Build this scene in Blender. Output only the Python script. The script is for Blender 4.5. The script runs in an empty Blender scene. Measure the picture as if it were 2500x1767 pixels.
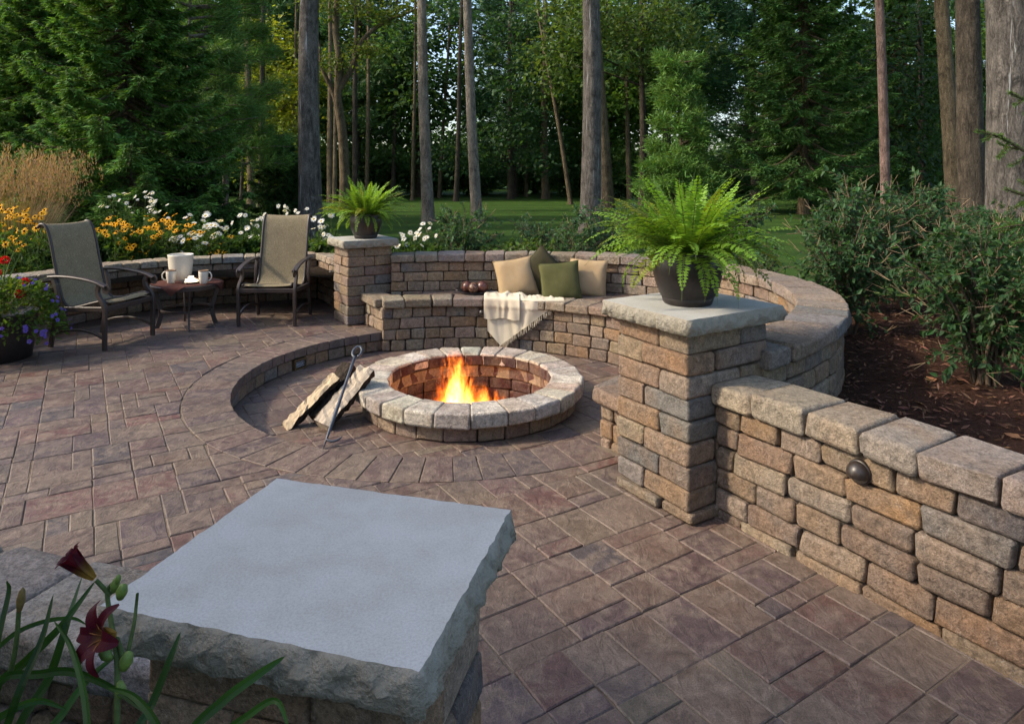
import bpy, math, random
import numpy as np
from mathutils import Vector, Matrix
R = math.radians
sc = bpy.context.scene
COL = sc.collection
# ------------------------------------------------------------------ camera
CAM_H = 1.6
cam = bpy.data.cameras.new('camera'); camo = bpy.data.objects.new('camera', cam); COL.objects.link(camo)
camo.location = (0, 0, CAM_H); camo.rotation_euler = (R(90), 0, 0)
cam.lens = 24; cam.sensor_width = 36; cam.shift_y = -0.1834; cam.clip_end = 2000; cam.clip_start = 0.05
sc.camera = camo
# ------------------------------------------------------------------ sky and sun
SUN_EL, SUN_AZ = 37.0, 187.0            # azimuth measured from +X, counter-clockwise, of the direction towards the sun
w = bpy.data.worlds.new('World'); sc.world = w; w.use_nodes = True
wn = w.node_tree.nodes; wl = w.node_tree.links
sky = wn.new('ShaderNodeTexSky'); sky.sky_type = 'NISHITA'; sky.sun_disc = False
sky.sun_elevation = R(SUN_EL); sky.sun_rotation = R(90 - SUN_AZ); sky.air_density = 1.0; sky.dust_density = 2.5; sky.ozone_density = 1.0
wn['Background'].inputs[1].default_value = 0.15
wl.new(sky.outputs[0], wn['Background'].inputs[0])
sl = bpy.data.lights.new('sun', 'SUN'); sl.energy = 2.1; sl.angle = R(4); sl.color = (1.0, 0.86, 0.66)
so = bpy.data.objects.new('sun', sl); COL.objects.link(so)
sd = Vector((math.cos(R(SUN_AZ)) * math.cos(R(SUN_EL)), math.sin(R(SUN_AZ)) * math.cos(R(SUN_EL)), math.sin(R(SUN_EL))))
so.rotation_euler = sd.to_track_quat('Z', 'Y').to_euler(); so.location = sd * 30
sc.view_settings.view_transform = 'Standard'; sc.view_settings.look = 'None'
sc.view_settings.gamma = 1; sc.view_settings.exposure = 1.15; sc.view_settings.use_curve_mapping = False
sc.cycles.max_bounces = 5; sc.cycles.diffuse_bounces = 2; sc.cycles.volume_bounces = 0; sc.cycles.transparent_max_bounces = 6
# ------------------------------------------------------------------ helpers
def px(u, v=None, Y=None, z=None):
    """photo pixel (2296 wide measure) to a world point, by depth Y or by height z"""
    u = u * 1.0889; 
    if Y is None: Y = (CAM_H - z) * 1667 / (v * 1.0889 - 425)
    x = (u - 1250) / 1667 * Y
    zz = z if z is not None else CAM_H - (v * 1.0889 - 425) / 1667 * Y
    return Vector((x, Y, zz))
def rng(seed): return np.random.RandomState(seed)
def mesh(name, V, F, smooth=True, tint=None, normals=None, mats=None, mat_idx=None):
    me = bpy.data.meshes.new(name)
    V = np.asarray(V, dtype=np.float32)
    if isinstance(F, np.ndarray):
        n, k = F.shape
        me.vertices.add(len(V)); me.vertices.foreach_set('co', V.ravel())
        me.loops.add(n * k); me.loops.foreach_set('vertex_index', F.astype(np.int32).ravel())
        me.polygons.add(n); me.polygons.foreach_set('loop_start', np.arange(0, n * k, k, dtype=np.int32))
        me.polygons.foreach_set('loop_total', np.full(n, k, dtype=np.int32))
    else:
        me.from_pydata(V.tolist(), [], F)
    if mat_idx is not None: me.polygons.foreach_set('material_index', np.asarray(mat_idx, dtype=np.int32))
    me.polygons.foreach_set('use_smooth', np.full(len(me.polygons), smooth, dtype=bool))
    me.update(calc_edges=True)
    if tint is not None:
        a = me.attributes.new('tint', 'FLOAT_COLOR', 'POINT')
        t = np.ones((len(V), 4), dtype=np.float32); t[:, :3] = np.asarray(tint, dtype=np.float32)
        a.data.foreach_set('color', t.ravel())
    if normals is not None:
        me.normals_split_custom_set_from_vertices(np.asarray(normals).tolist())
    for m in (mats or []): me.materials.append(m)
    return me
def wpos(o):
    p = Vector(o.location)
    while o.parent: o = o.parent; p = p + Vector(o.location)
    return p
def add(name, me, parent=None, loc=(0, 0, 0), rot=(0, 0, 0), local=False, mat=None):
    """link a mesh object; loc is a world position unless local"""
    o = bpy.data.objects.new(name, me); COL.objects.link(o)
    if parent is not None:
        o.parent = parent
        if not local: loc = Vector(loc) - wpos(parent)
    o.location = loc; o.rotation_euler = rot
    if mat is not None: me.materials.append(mat)
    return o
def tag(o, label, cat, group=None):
    o['label'] = label; o['category'] = cat
    if group: o['group'] = group
    return o
def thing(name, label, cat, loc=(0, 0, 0), rotz=0, group=None):
    o = bpy.data.objects.new(name, None); COL.objects.link(o); o.empty_display_size = 0.1
    o.location = loc; o.rotation_euler = (0, 0, rotz)
    return tag(o, label, cat, group)
def copy_tree(o, parent=None):
    c = o.copy(); COL.objects.link(c); c.parent = parent
    for ch in o.children: copy_tree(ch, c)
    return c
# ---- rounded stones
def _grid():
    idx = {}; pts = []
    for i in range(4):
        for j in range(4):
            for k in range(4):
                if i in (0, 3) or j in (0, 3) or k in (0, 3):
                    idx[(i, j, k)] = len(pts); pts.append((i, j, k))
    F = []
    for a in range(3):
        for b in range(3):
            q = lambda f: [idx[f(a, b)], idx[f(a + 1, b)], idx[f(a + 1, b + 1)], idx[f(a, b + 1)]]
            F.append(q(lambda s, t: (s, t, 3))); F.append(q(lambda s, t: (s, t, 0))[::-1])
            F.append(q(lambda s, t: (t, 0, s))[::-1][::-1] if False else [idx[(a, 0, b)], idx[(a + 1, 0, b)], idx[(a + 1, 0, b + 1)], idx[(a, 0, b + 1)]])
            F.append([idx[(a, 3, b)], idx[(a, 3, b + 1)], idx[(a + 1, 3, b + 1)], idx[(a + 1, 3, b)]])
            F.append([idx[(0, a, b)], idx[(0, a, b + 1)], idx[(0, a + 1, b + 1)], idx[(0, a + 1, b)]])
            F.append([idx[(3, a, b)], idx[(3, a + 1, b)], idx[(3, a + 1, b + 1)], idx[(3, a, b + 1)]])
    return np.array(pts), F
GP, GF = _grid()
def _cham():
    pts = []; idx = {}
    for ax in range(3):
        for s in (-1, 1):
            for u in (-1, 1):
                for v in (-1, 1):
                    c = [0, 0, 0]; c[ax] = s; c[(ax + 1) % 3] = u; c[(ax + 2) % 3] = v
                    idx[(ax, c[0], c[1], c[2])] = len(pts); pts.append((ax, *c))
    F = []
    for ax in range(3):
        for s in (-1, 1):
            f = []
            for u, v in ((-1, -1), (1, -1), (1, 1), (-1, 1)):
                c = [0, 0, 0]; c[ax] = s; c[(ax + 1) % 3] = u; c[(ax + 2) % 3] = v; f.append(idx[(ax, *c)])
            F.append(f if s > 0 else f[::-1])
    for a in range(3):
        b = (a + 1) % 3; c3 = (a + 2) % 3
        for s in (-1, 1):
            for t in (-1, 1):
                q = []
                for e in (-1, 1):
                    c = [0, 0, 0]; c[a] = s; c[b] = t; c[c3] = e; q.append(tuple(c))
                f = [idx[(a, *q[0])], idx[(b, *q[0])], idx[(b, *q[1])], idx[(a, *q[1])]]
                F.append(f if s * t > 0 else f[::-1])
    for sx in (-1, 1):
        for sy in (-1, 1):
            for sz in (-1, 1):
                f = [idx[(0, sx, sy, sz)], idx[(1, sx, sy, sz)], idx[(2, sx, sy, sz)]]
                F.append(f if sx * sy * sz > 0 else f[::-1])
    return np.array(pts), F
CP, CF = _cham()
def stone_geo(L, D, H, r, rg, jit=0.0, taper=1.0, hi=True, lean=0.0):
    """block centred on the origin, x along the wall, y depth (front face at -y), z up; taper narrows the back"""
    h = np.array([L, D, H]) / 2; r = min(r, h.min() * 0.8)
    if hi:
        rr = r * (0.75 + 0.5 * rg.rand())
        ax = [np.array([-hh, -hh + rr, hh - rr, hh]) for hh in h]
        P = np.stack([ax[i][GP[:, i]] for i in range(3)], 1)
        q = np.clip(P, -(h - rr), h - rr); d = P - q
        ln = np.linalg.norm(d, axis=1, keepdims=True); N = d / ln; V = q + N * rr; F = GF
    else:
        S = CP[:, 1:].astype(float); V = S * (h - r); N = np.zeros_like(V)
        for a in range(3):
            m = CP[:, 0] == a; V[m, a] = S[m, a] * h[a]; N[m, a] = S[m, a]
        F = CF
    if taper != 1.0: V[:, 0] *= 1 + (taper - 1) * (V[:, 1] / D + 0.5)
    if jit:
        c = rg.uniform(-jit, jit, (2, 2, 2, 3)); t = V / (2 * h) + 0.5
        off = 0
        for i in (0, 1):
            for j in (0, 1):
                for k in (0, 1):
                    wt = (t[:, 0] if i else 1 - t[:, 0]) * (t[:, 1] if j else 1 - t[:, 1]) * (t[:, 2] if k else 1 - t[:, 2])
                    off = off + wt[:, None] * c[i, j, k]
        V = V + off + rg.normal(0, jit * 0.35, V.shape)
    return V, F, N
def pick(rg, pal):
    w_ = np.array([p[1] for p in pal]); i = rg.choice(len(pal), p=w_ / w_.sum())
    c = np.array(pal[i][0]) * (0.88 + 0.24 * rg.rand()); return np.clip(c * (1 + rg.uniform(-.05, .05, 3)), 0, 1)
def put_stone(name, parent, mat, rg, pos, ang, L, D, H, r, tint, jit=0.004, taper=1.0, hi=True, tilt=0.0):
    V, F, N = stone_geo(L, D, H, r, rg, jit, taper, hi)
    me = mesh(name, V, F, True, tint, N, [mat])
    return add(name, me, parent, pos, (rg.normal(0, tilt) if tilt else 0, rg.normal(0, tilt) if tilt else 0, ang))
class Path:
    def __init__(s, pts, smooth=True):
        P = np.array(pts, float)
        if smooth and len(P) > 2:
            Q = np.vstack([2 * P[0] - P[1], P, 2 * P[-1] - P[-2]]); out = []
            for i in range(1, len(Q) - 2):
                p0, p1, p2, p3 = Q[i - 1:i + 3]
                for t in np.linspace(0, 1, 16, endpoint=False):
                    out.append(.5 * ((2 * p1) + (p2 - p0) * t + (2 * p0 - 5 * p1 + 4 * p2 - p3) * t * t + (3 * p1 - p0 - 3 * p2 + p3) * t ** 3))
            out.append(P[-1]); P = np.array(out)
        s.P = P; s.d = np.r_[0, np.cumsum(np.linalg.norm(np.diff(P, axis=0), axis=1))]; s.L = s.d[-1]
    def at(s, t):
        return np.array([np.interp(t, s.d, s.P[:, 0]), np.interp(t, s.d, s.P[:, 1])])
    def seg(s, a, b):
        p, q = s.at(max(a, 0)), s.at(min(b, s.L)); e = q - p; ln = np.linalg.norm(e); return (p + q) / 2, math.atan2(e[1], e[0]), ln
    def offset(s, k):
        """shift to the right of the walking direction by k"""
        t = np.gradient(s.P, axis=0); t /= np.linalg.norm(t, axis=1, keepdims=True)
        o = Path([(0, 0), (1, 0)], False); o.P = s.P + np.stack([t[:, 1], -t[:, 0]], 1) * k
        o.d = np.r_[0, np.cumsum(np.linalg.norm(np.diff(o.P, axis=0), axis=1))]; o.L = o.d[-1]; return o
def split(L, rg, sizes, first=None):
    """break a run into stone lengths"""
    out = []; s = 0
    if first: out.append(first); s = first
    while s < L - 1e-6:
        l = rg.choice(sizes) * (0.94 + .12 * rg.rand())
        if L - s - l < min(sizes) * 0.75: l = L - s
        out.append(l); s += l
    return out
def wall_courses(parent, path, z0, n, ch, D, pal, mat, seed, sizes=(.15, .2, .26), r=.016, hi=True, jit=.004, gap=.005, name='block', tilt=0.004, s0=0, s1=None):
    """face of the wall lies on the path, to the right of the walking direction"""
    rg = rng(seed); s1 = path.L if s1 is None else s1
    for k in range(n):
        h = ch[k] if isinstance(ch, (list, tuple)) else ch
        z = z0 + (sum(ch[:k]) if isinstance(ch, (list, tuple)) else k * ch)
        a = s0
        for l in split(s1 - s0, rg, sizes, first=sizes[k % len(sizes)] * (.45 + .35 * rg.rand())):
            c, ang, ln = path.seg(a, a + l); a += l
            inset = rg.uniform(-.006, .006)
            nx, ny = -math.sin(ang), math.cos(ang)                   # into the wall (left of the walk)
            pos = (c[0] + nx * (D / 2 + inset), c[1] + ny * (D / 2 + inset), z + h / 2)
            put_stone(name, parent, mat, rg, pos, ang, ln - gap, D, h - gap * .6, r, pick(rg, pal), jit, 1.0, hi, tilt)
def wall_caps(parent, path, z, h, D, over, pal, mat, seed, sizes=(.24, .28), r=.018, hi=True, jit=.004, gap=.004, s0=0, s1=None):
    rg = rng(seed); a = s0; s1 = path.L if s1 is None else s1
    for l in split(s1 - s0, rg, sizes):
        c, ang, ln = path.seg(a, a + l)
        b = path.offset(0)
        nx, ny = -math.sin(ang), math.cos(ang)
        # how the back edge length differs on a curve
        p0, a0, _ = path.seg(max(a - .05, 0), max(a - .05, 0) + .1); p1, a1, _ = path.seg(min(a + l, path.L) - .06, min(a + l, path.L))
        da = (a1 - a0 + math.pi) % (2 * math.pi) - math.pi
        taper = max(.5, min(1.6, 1 - da * D / ln)); front = 1 + da * over / ln
        a += l
        pos = (c[0] + nx * (D / 2 - over), c[1] + ny * (D / 2 - over), z + h / 2 + rg.uniform(-.003, .003))
        put_stone('cap_stone', parent, mat, rg, pos, ang, ln * front - gap, D, h, r, pick(rg, pal), jit, taper, hi, .004)
def ribbon_core(parent, path, a, b, z0, z1, mat, s0=0, s1=None):
    """dark fill inside a wall: from offset a to b left of the path"""
    s1 = path.L if s1 is None else s1
    t = np.linspace(s0, s1, 40); P = np.array([path.at(x) for x in t]); T = np.gradient(P, axis=0); T /= np.linalg.norm(T, axis=1, keepdims=True)
    Nn = np.stack([-T[:, 1], T[:, 0]], 1); A = P + Nn * a; B = P + Nn * b; n = len(t)
    V = np.vstack([np.c_[A, np.full(n, z0)], np.c_[A, np.full(n, z1)], np.c_[B, np.full(n, z1)], np.c_[B, np.full(n, z0)]])
    F = [[i, i + 1, n + i + 1, n + i] for i in range(n - 1)] + [[n + i, n + i + 1, 2 * n + i + 1, 2 * n + i] for i in range(n - 1)] + [[2 * n + i, 2 * n + i + 1, 3 * n + i + 1, 3 * n + i] for i in range(n - 1)] + [[3 * n + i, 3 * n + i + 1, i + 1, i] for i in range(n - 1)] + [[0, n, 2 * n, 3 * n], [n - 1, 4 * n - 1, 3 * n - 1, 2 * n - 1]]
    p = wpos(parent)
    return add('core', mesh('core', V - np.array(p), F, False, None, None, [mat]), parent, p)
# ---- sweeps, lathes
def sweep_geo(pts, prof, closed=False, up=(0, 0, 1), scale=None, cap=True):
    P = np.array(pts, float); n = len(P); prof = np.array(prof, float); m = len(prof)
    T = np.gradient(P, axis=0) if not closed else np.roll(P, -1, 0) - np.roll(P, 1, 0)
    T /= np.linalg.norm(T, axis=1, keepdims=True) + 1e-12
    V = []; s = np.cross(T[0], up); 
    if np.linalg.norm(s) < 1e-3: s = np.cross(T[0], (1, 0, 0))
    for i in range(n):
        s = s - T[i] * np.dot(s, T[i]); s /= np.linalg.norm(s) + 1e-12; u = np.cross(s, T[i])
        k = 1 if scale is None else scale[i]
        V.append(P[i] + np.outer(prof[:, 0] * k, s) + np.outer(prof[:, 1] * k, u))
    V = np.vstack(V); F = []
    for i in range(n if closed else n - 1):
        for j in range(m):
            a, b = i * m + j, i * m + (j + 1) % m; c, d = ((i + 1) % n) * m + (j + 1) % m, ((i + 1) % n) * m + j
            F.append([a, b, c, d])
    if cap and not closed: F.append(list(range(m))[::-1]); F.append([(n - 1) * m + j for j in range(m)])
    return V, F
def rect(w_, h_, c=.15):
    a, b = w_ / 2, h_ / 2; k = c * min(w_, h_)
    return [(-a + k, -b), (a - k, -b), (a, -b + k), (a, b - k), (a - k, b), (-a + k, b), (-a, b - k), (-a, -b + k)]
def circ(r_, n=8): return [(r_ * math.cos(2 * math.pi * i / n), r_ * math.sin(2 * math.pi * i / n)) for i in range(n)]
def lathe_geo(prof, n=24):
    prof = np.array(prof, float); a = np.arange(n) * 2 * math.pi / n; m = len(prof)
    V = np.stack([np.outer(prof[:, 0], np.cos(a)), np.outer(prof[:, 0], np.sin(a)), np.outer(prof[:, 1], np.ones(n))], 2).reshape(-1, 3)
    F = [[i * n + j, i * n + (j + 1) % n, (i + 1) * n + (j + 1) % n, (i + 1) * n + j] for i in range(m - 1) for j in range(n)]
    if prof[0, 0] > 1e-4: F.append([j for j in range(n)][::-1])
    if prof[-1, 0] > 1e-4: F.append([(m - 1) * n + j for j in range(n)])
    return V, F
def merge(*gs):
    V = []; F = []; k = 0
    for v, f in gs:
        v = np.asarray(v); V.append(v); F += [[int(i) + k for i in q] for q in f]; k += len(v)
    return np.vstack(V), F
def spline(pts, n=8):
    P = np.array(pts, float); Q = np.vstack([2 * P[0] - P[1], P, 2 * P[-1] - P[-2]]); out = []
    for i in range(1, len(Q) - 2):
        p0, p1, p2, p3 = Q[i - 1:i + 3]
        for t in np.linspace(0, 1, n, endpoint=False):
            out.append(.5 * ((2 * p1) + (p2 - p0) * t + (2 * p0 - 5 * p1 + 4 * p2 - p3) * t * t + (3 * p1 - p0 - 3 * p2 + p3) * t ** 3))
    out.append(P[-1]); return np.array(out)
# ------------------------------------------------------------------ materials
class NT:
    def __init__(s, name, rough=.8, spec=.3):
        s.m = bpy.data.materials.new(name); s.m.use_nodes = True; s.t = s.m.node_tree; s.n = s.t.nodes; s.b = s.n['Principled BSDF']
        s.b.inputs['Roughness'].default_value = rough; s.b.inputs['Specular IOR Level'].default_value = spec
    def new(s, ty, **k):
        x = s.n.new(ty)
        for a, v in k.items(): setattr(x, a, v)
        return x
    def link(s, a, b): s.t.links.new(a, b)
    def val(s, sock, v):
        if hasattr(v, 'is_output'): s.link(v, sock)
        else: sock.default_value = v
    def pos(s, kind='Position', scale=None):
        if kind == 'Position': o = s.new('ShaderNodeNewGeometry').outputs['Position']
        else: o = s.new('ShaderNodeTexCoord').outputs[kind]
        if scale is not None:
            mp = s.new('ShaderNodeMapping'); mp.inputs['Scale'].default_value = scale; s.link(o, mp.inputs[0]); o = mp.outputs[0]
        return o
    def posr(s, scale=None):
        """position shifted by the piece's own tint, so that no two pieces share a pattern"""
        x = s.new('ShaderNodeVectorMath', operation='MULTIPLY_ADD'); s.link(s.tint(), x.inputs[0]); x.inputs[1].default_value = (61, 83, 47); s.link(s.pos(), x.inputs[2]); o = x.outputs[0]
        if scale is not None:
            mp = s.new('ShaderNodeMapping'); mp.inputs['Scale'].default_value = scale; s.link(o, mp.inputs[0]); o = mp.outputs[0]
        return o
    def noise(s, vec, scale, detail=3, rough=.55, dist=0):
        x = s.new('ShaderNodeTexNoise'); x.inputs['Scale'].default_value = scale; x.inputs['Detail'].default_value = detail
        x.inputs['Roughness'].default_value = rough; x.inputs['Distortion'].default_value = dist; s.link(vec, x.inputs['Vector']); return x.outputs['Fac']
    def ramp(s, fac, stops):
        x = s.new('ShaderNodeValToRGB'); cr = x.color_ramp
        while len(cr.elements) < len(stops): cr.elements.new(.5)
        for e, (p, c) in zip(cr.elements, stops): e.position = p; e.color = (*c, 1) if not isinstance(c, (int, float)) else (c, c, c, 1)
        s.link(fac, x.inputs[0]); return x.outputs[0]
    def mix(s, fac, a, b, mode='MIX'):
        x = s.new('ShaderNodeMix', data_type='RGBA', blend_type=mode); s.val(x.inputs[0], fac)
        for k, v in ((6, a), (7, b)): s.val(x.inputs[k], (*v, 1) if isinstance(v, tuple) and len(v) == 3 else v)
        return x.outputs[2]
    def math(s, op, a, b=0.0, c=0.0, clamp=False):
        x = s.new('ShaderNodeMath', operation=op, use_clamp=clamp)
        for k, v in enumerate((a, b, c)): s.val(x.inputs[k], v)
        return x.outputs[0]
    def tint(s, name='tint'): return s.new('ShaderNodeAttribute', attribute_name=name).outputs['Color']
    def bump(s, hgt, strength, dist, prev=None):
        x = s.new('ShaderNodeBump'); x.inputs['Strength'].default_value = strength; x.inputs['Distance'].default_value = dist
        s.link(hgt, x.inputs['Height'])
        if prev is not None: s.link(prev, x.inputs['Normal'])
        return x.outputs[0]
    def out(s, col=None, nrm=None, rough=None):
        if col is not None: s.val(s.b.inputs['Base Color'], (*col, 1) if isinstance(col, tuple) and len(col) == 3 else col)
        if nrm is not None: s.link(nrm, s.b.inputs['Normal'])
        if rough is not None: s.val(s.b.inputs['Roughness'], rough)
        return s.m
def stone_mat(name, bumpy=1.0, greyf=.55, scratch=.35):
    t = NT(name, .88, .25); p = t.posr()
    n1 = t.noise(p, 6.5, 4, .6); n2 = t.noise(p, 130, 4, .75); n3 = t.noise(p, 34, 5, .68); n4 = t.noise(p, 4.1, 3, .6, .5)
    c = t.mix(t.ramp(n1, [(.40, 0.0), (.62, greyf)]), t.tint(), (.145, .132, .12))
    c = t.mix(t.ramp(n4, [(.46, 0.0), (.66, .55)]), c, (.215, .145, .095))
    c = t.mix(1.0, c, t.ramp(n3, [(.25, .50), (.5, 1.0), (.75, 1.42)]), 'MULTIPLY')
    c = t.mix(.85, c, t.ramp(n2, [(.3, .45), (.5, 1.0), (.72, 1.5)]), 'MULTIPLY')
    sc_ = t.noise(t.posr((1.0, 1.0, .45)), 46, 5, .75, 1.2)
    c = t.mix(t.ramp(sc_, [(.59, 0.0), (.69, scratch)]), c, (.52, .47, .41))
    dk = t.noise(p, 12, 5, .7); c = t.mix(t.ramp(dk, [(.30, .55), (.42, 0.0)]), c, (.05, .042, .036))
    b = t.bump(n3, .9 * bumpy, .016); b = t.bump(n2, .9 * bumpy, .005, b)
    return t.out(c, b)
def plain(name, col, rough=.6, spec=.4, bump=0, bscale=120, var=.25):
    t = NT(name, rough, spec); p = t.pos('Object'); n = t.noise(p, bscale, 3)
    c = t.mix(1.0, col, t.ramp(n, [(.3, 1 - var), (.7, 1 + var)]), 'MULTIPLY')
    return t.out(c, t.bump(n, bump, .004) if bump else None)
M = {}
M['stone'] = stone_mat('tumbled_stone', 1.0, .38)
M['capstone'] = stone_mat('split_cap_stone', 1.6, .35, .15)
M['core'] = plain('wall_fill', (.05, .042, .035), .95, .1)
def paver_mat():
    t = NT('slate_paver', .6, .4); p = t.posr()
    n1 = t.noise(p, 11, 4, .65, .8); n2 = t.noise(p, 190, 4, .75); n3 = t.noise(t.posr((1, .55, 1)), 13, 6, .62, 1.9); n4 = t.noise(t.pos(), 1.3, 3); n5 = t.noise(p, 30, 5, .7)
    c = t.tint(); c = t.mix(t.ramp(n1, [(.42, 0.0), (.62, .75)]), c, (.20, .15, .112))
    c = t.mix(t.ramp(n4, [(.42, 0.0), (.66, .45)]), c, (.085, .066, .066))
    c = t.mix(.85, c, t.ramp(n2, [(.3, .45), (.5, 1.0), (.75, 1.6)]), 'MULTIPLY')
    c = t.mix(.9, c, t.ramp(n3, [(.3, .7), (.55, 1.0), (.75, 1.25)]), 'MULTIPLY')
    c = t.mix(.8, c, t.ramp(n5, [(.3, .62), (.5, 1.0), (.75, 1.35)]), 'MULTIPLY')
    b = t.bump(n3, .5, .016); b = t.bump(n5, .4, .006, b); b = t.bump(n2, .6, .003, b)
    return t.out(c, b, t.ramp(n1, [(.3, .38), (.7, .64)]))
M['paver'] = paver_mat()
def slab_mat():
    t = NT('limestone_slab', .75, .35); p = t.pos(); n = t.noise(p, 190, 4, .75); n1 = t.noise(p, 9, 4, .6); n3 = t.noise(p, 26, 5, .6)
    c = t.mix(t.ramp(n1, [(.35, 0.0), (.7, 1.0)]), t.tint(), t.mix(1.0, t.tint(), (.86, .84, .80), 'MULTIPLY'))
    c = t.mix(.8, c, t.ramp(n, [(.3, .72), (.5, 1.0), (.7, 1.2)]), 'MULTIPLY')
    up = t.new('ShaderNodeSeparateXYZ'); t.link(t.new('ShaderNodeNewGeometry').outputs['True Normal'], up.inputs[0])
    b = t.bump(n, .2, .0015); 
    x = t.new('ShaderNodeBump'); x.inputs['Distance'].default_value = .03; t.link(n3, x.inputs['Height']); t.link(b, x.inputs['Normal'])
    t.link(t.ramp(up.outputs[2], [(.3, .8), (.9, .0)]), x.inputs['Strength'])
    return t.out(c, x.outputs[0])
M['slab'] = slab_mat()
def sand_mat():
    t = NT('joint_sand', .95, .1); p = t.pos(); n = t.noise(p, 260, 2, .7); n1 = t.noise(p, 5, 2)
    return t.out(t.mix(1.0, t.ramp(n1, [(.3, (.13, .10, .074)), (.7, (.25, .20, .15))]), t.ramp(n, [(.3, .55), (.7, 1.3)]), 'MULTIPLY'), t.bump(n, .8, .006))
M['sand'] = sand_mat()
PAL = [((.225, .158, .100), 6), ((.245, .148, .082), 2.6), ((.178, .128, .092), 4), ((.16, .143, .125), 1.5), ((.265, .205, .145), 2.6), ((.115, .106, .10), .6)]
PAL_CAP = [((.30, .245, .18), 4), ((.25, .21, .17), 3), ((.27, .205, .142), 2.6), ((.22, .208, .195), 1.5)]
PAL_PIT = [((.64, .57, .47), 4), ((.56, .51, .43), 3), ((.58, .49, .385), 2)]
PAL_RED = [((.062, .022, .021), 3), ((.046, .020, .022), 3), ((.08, .031, .025), 2)]
PAL_PAV = [((.118, .075, .061), 5), ((.098, .067, .064), 3.2), ((.136, .092, .068), 3.6), ((.130, .066, .053), 1.4), ((.145, .107, .079), 1.2), ((.078, .062, .065), 1.4)]
PAL_SOL = [((.124, .082, .068), 5), ((.138, .096, .075), 4), ((.102, .073, .069), 2.4), ((.146, .108, .082), 1.2)]
# ------------------------------------------------------------------ patio geometry
DV = np.array([.532, -.847]); BV = np.array([.847, .532])            # paving grid: along the straight wall, across it
DANG = math.atan2(DV[1], DV[0])
RING = np.array([-.50, 5.50]); RR = 1.63; RO = 1.95; SUNK = -.19
PIT = np.array([-.33, 5.37])
BENCH = Path([(-1.30, 6.86), (-.92, 6.96), (-.5, 7.0), (-.05, 6.95), (.35, 6.82), (.70, 6.63), (1.0, 6.36), (1.17, 5.95), (1.2, 5.4), (1.06, 4.85), (.8, 4.4), (.52, 4.06)])
WALL_IN = Path([(-1.30, 7.34), (-.8, 7.41), (-.26, 7.445), (.4, 7.42), (1.0, 7.28), (1.5, 6.96), (1.86, 6.47), (2.06, 5.95), (2.13, 5.45), (2.08, 4.98), (1.98, 4.68), (1.85, 4.40), (1.62, 4.06), (1.36, 3.78), (1.08, 3.55)])
WALL_LEFT = Path([(-5.75, 4.6), (-5.35, 5.6), (-5.0, 6.5), (-4.72, 7.1), (-4.46, 7.72), (-4.1, 8.12), (-3.6, 8.36), (-3.1, 8.56), (-2.5, 8.77)])
JOG = Path([(-2.5, 8.77), (-2.5 + DV[0] * 1.25, 8.77 + DV[1] * 1.25)], False)
RW0 = np.array([.945, 3.20])
WALL_R = Path([tuple(RW0), tuple(RW0 + DV * 2.9)], False)
FA = np.array([.964, -.264]); FB = np.array([.264, .964])            # axes of the pillar in the foreground
FCORN = px(620, 1072, z=.80)                                         # its back left cap corner
F0 = np.array([FCORN.x, FCORN.y])
WALL_F = Path([tuple(F0 + FA * .06 - FB * .30 - FA * 2.6), tuple(F0 + FA * .06 - FB * .30)], False)
def ang_of(p, c): return math.degrees(math.atan2(p[1] - c[1], p[0] - c[0])) % 360
A0 = 119.0; A1 = 304.0                                               # arc of the step, counter-clockwise, degrees
# ground: one sheet from the patio edge to the horizon
B = [tuple(RW0 + DV * 2.9 + BV * .12), tuple(RW0 + DV * 1.5 + BV * .12), tuple(RW0 + BV * .13)]
B += [tuple(p) for p in WALL_IN.offset(-.15).P[::-8]]
B += [(-1.9, 7.75), tuple(JOG.at(.4) + BV * .12), (-2.45, 8.95)] + [tuple(p) for p in WALL_LEFT.offset(-.12).P[::-8]]
B += [(-6.3, 3.9), (-5.5, 2.9), tuple(F0 - FA * 1.6 - FB * .15), tuple(F0 - FA * .1 - FB * .15), (-.7, .5), (.8, -.3), (2.2, .1)]
B = np.array(B); GC = np.array([-.8, 4.6])
def ground_z(x, y):
    far = np.clip((np.asarray(y, float) - 9) / 26, 0, 1); return .10 + .27 * far + .10 * np.clip((np.asarray(x, float) - 1.5) / 2, 0, 1) * np.clip((9 - np.asarray(y, float)) / 5, 0, 1) * np.clip((np.asarray(y, float) + .5) / 3, 0, 1)
scl = [1, 1.03, 1.1, 1.2, 1.35, 1.55, 1.8, 2.2, 2.8, 3.6, 5, 8, 14, 30, 80, 200]
V = []; n = len(B)
for k in scl:
    P = GC + (B - GC) * k; V.append(np.c_[P, ground_z(P[:, 0], P[:, 1])])
V = np.vstack(V); F = [[i * n + j, (i + 1) * n + j, (i + 1) * n + (j + 1) % n, i * n + (j + 1) % n] for i in range(len(scl) - 1) for j in range(n)]
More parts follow.
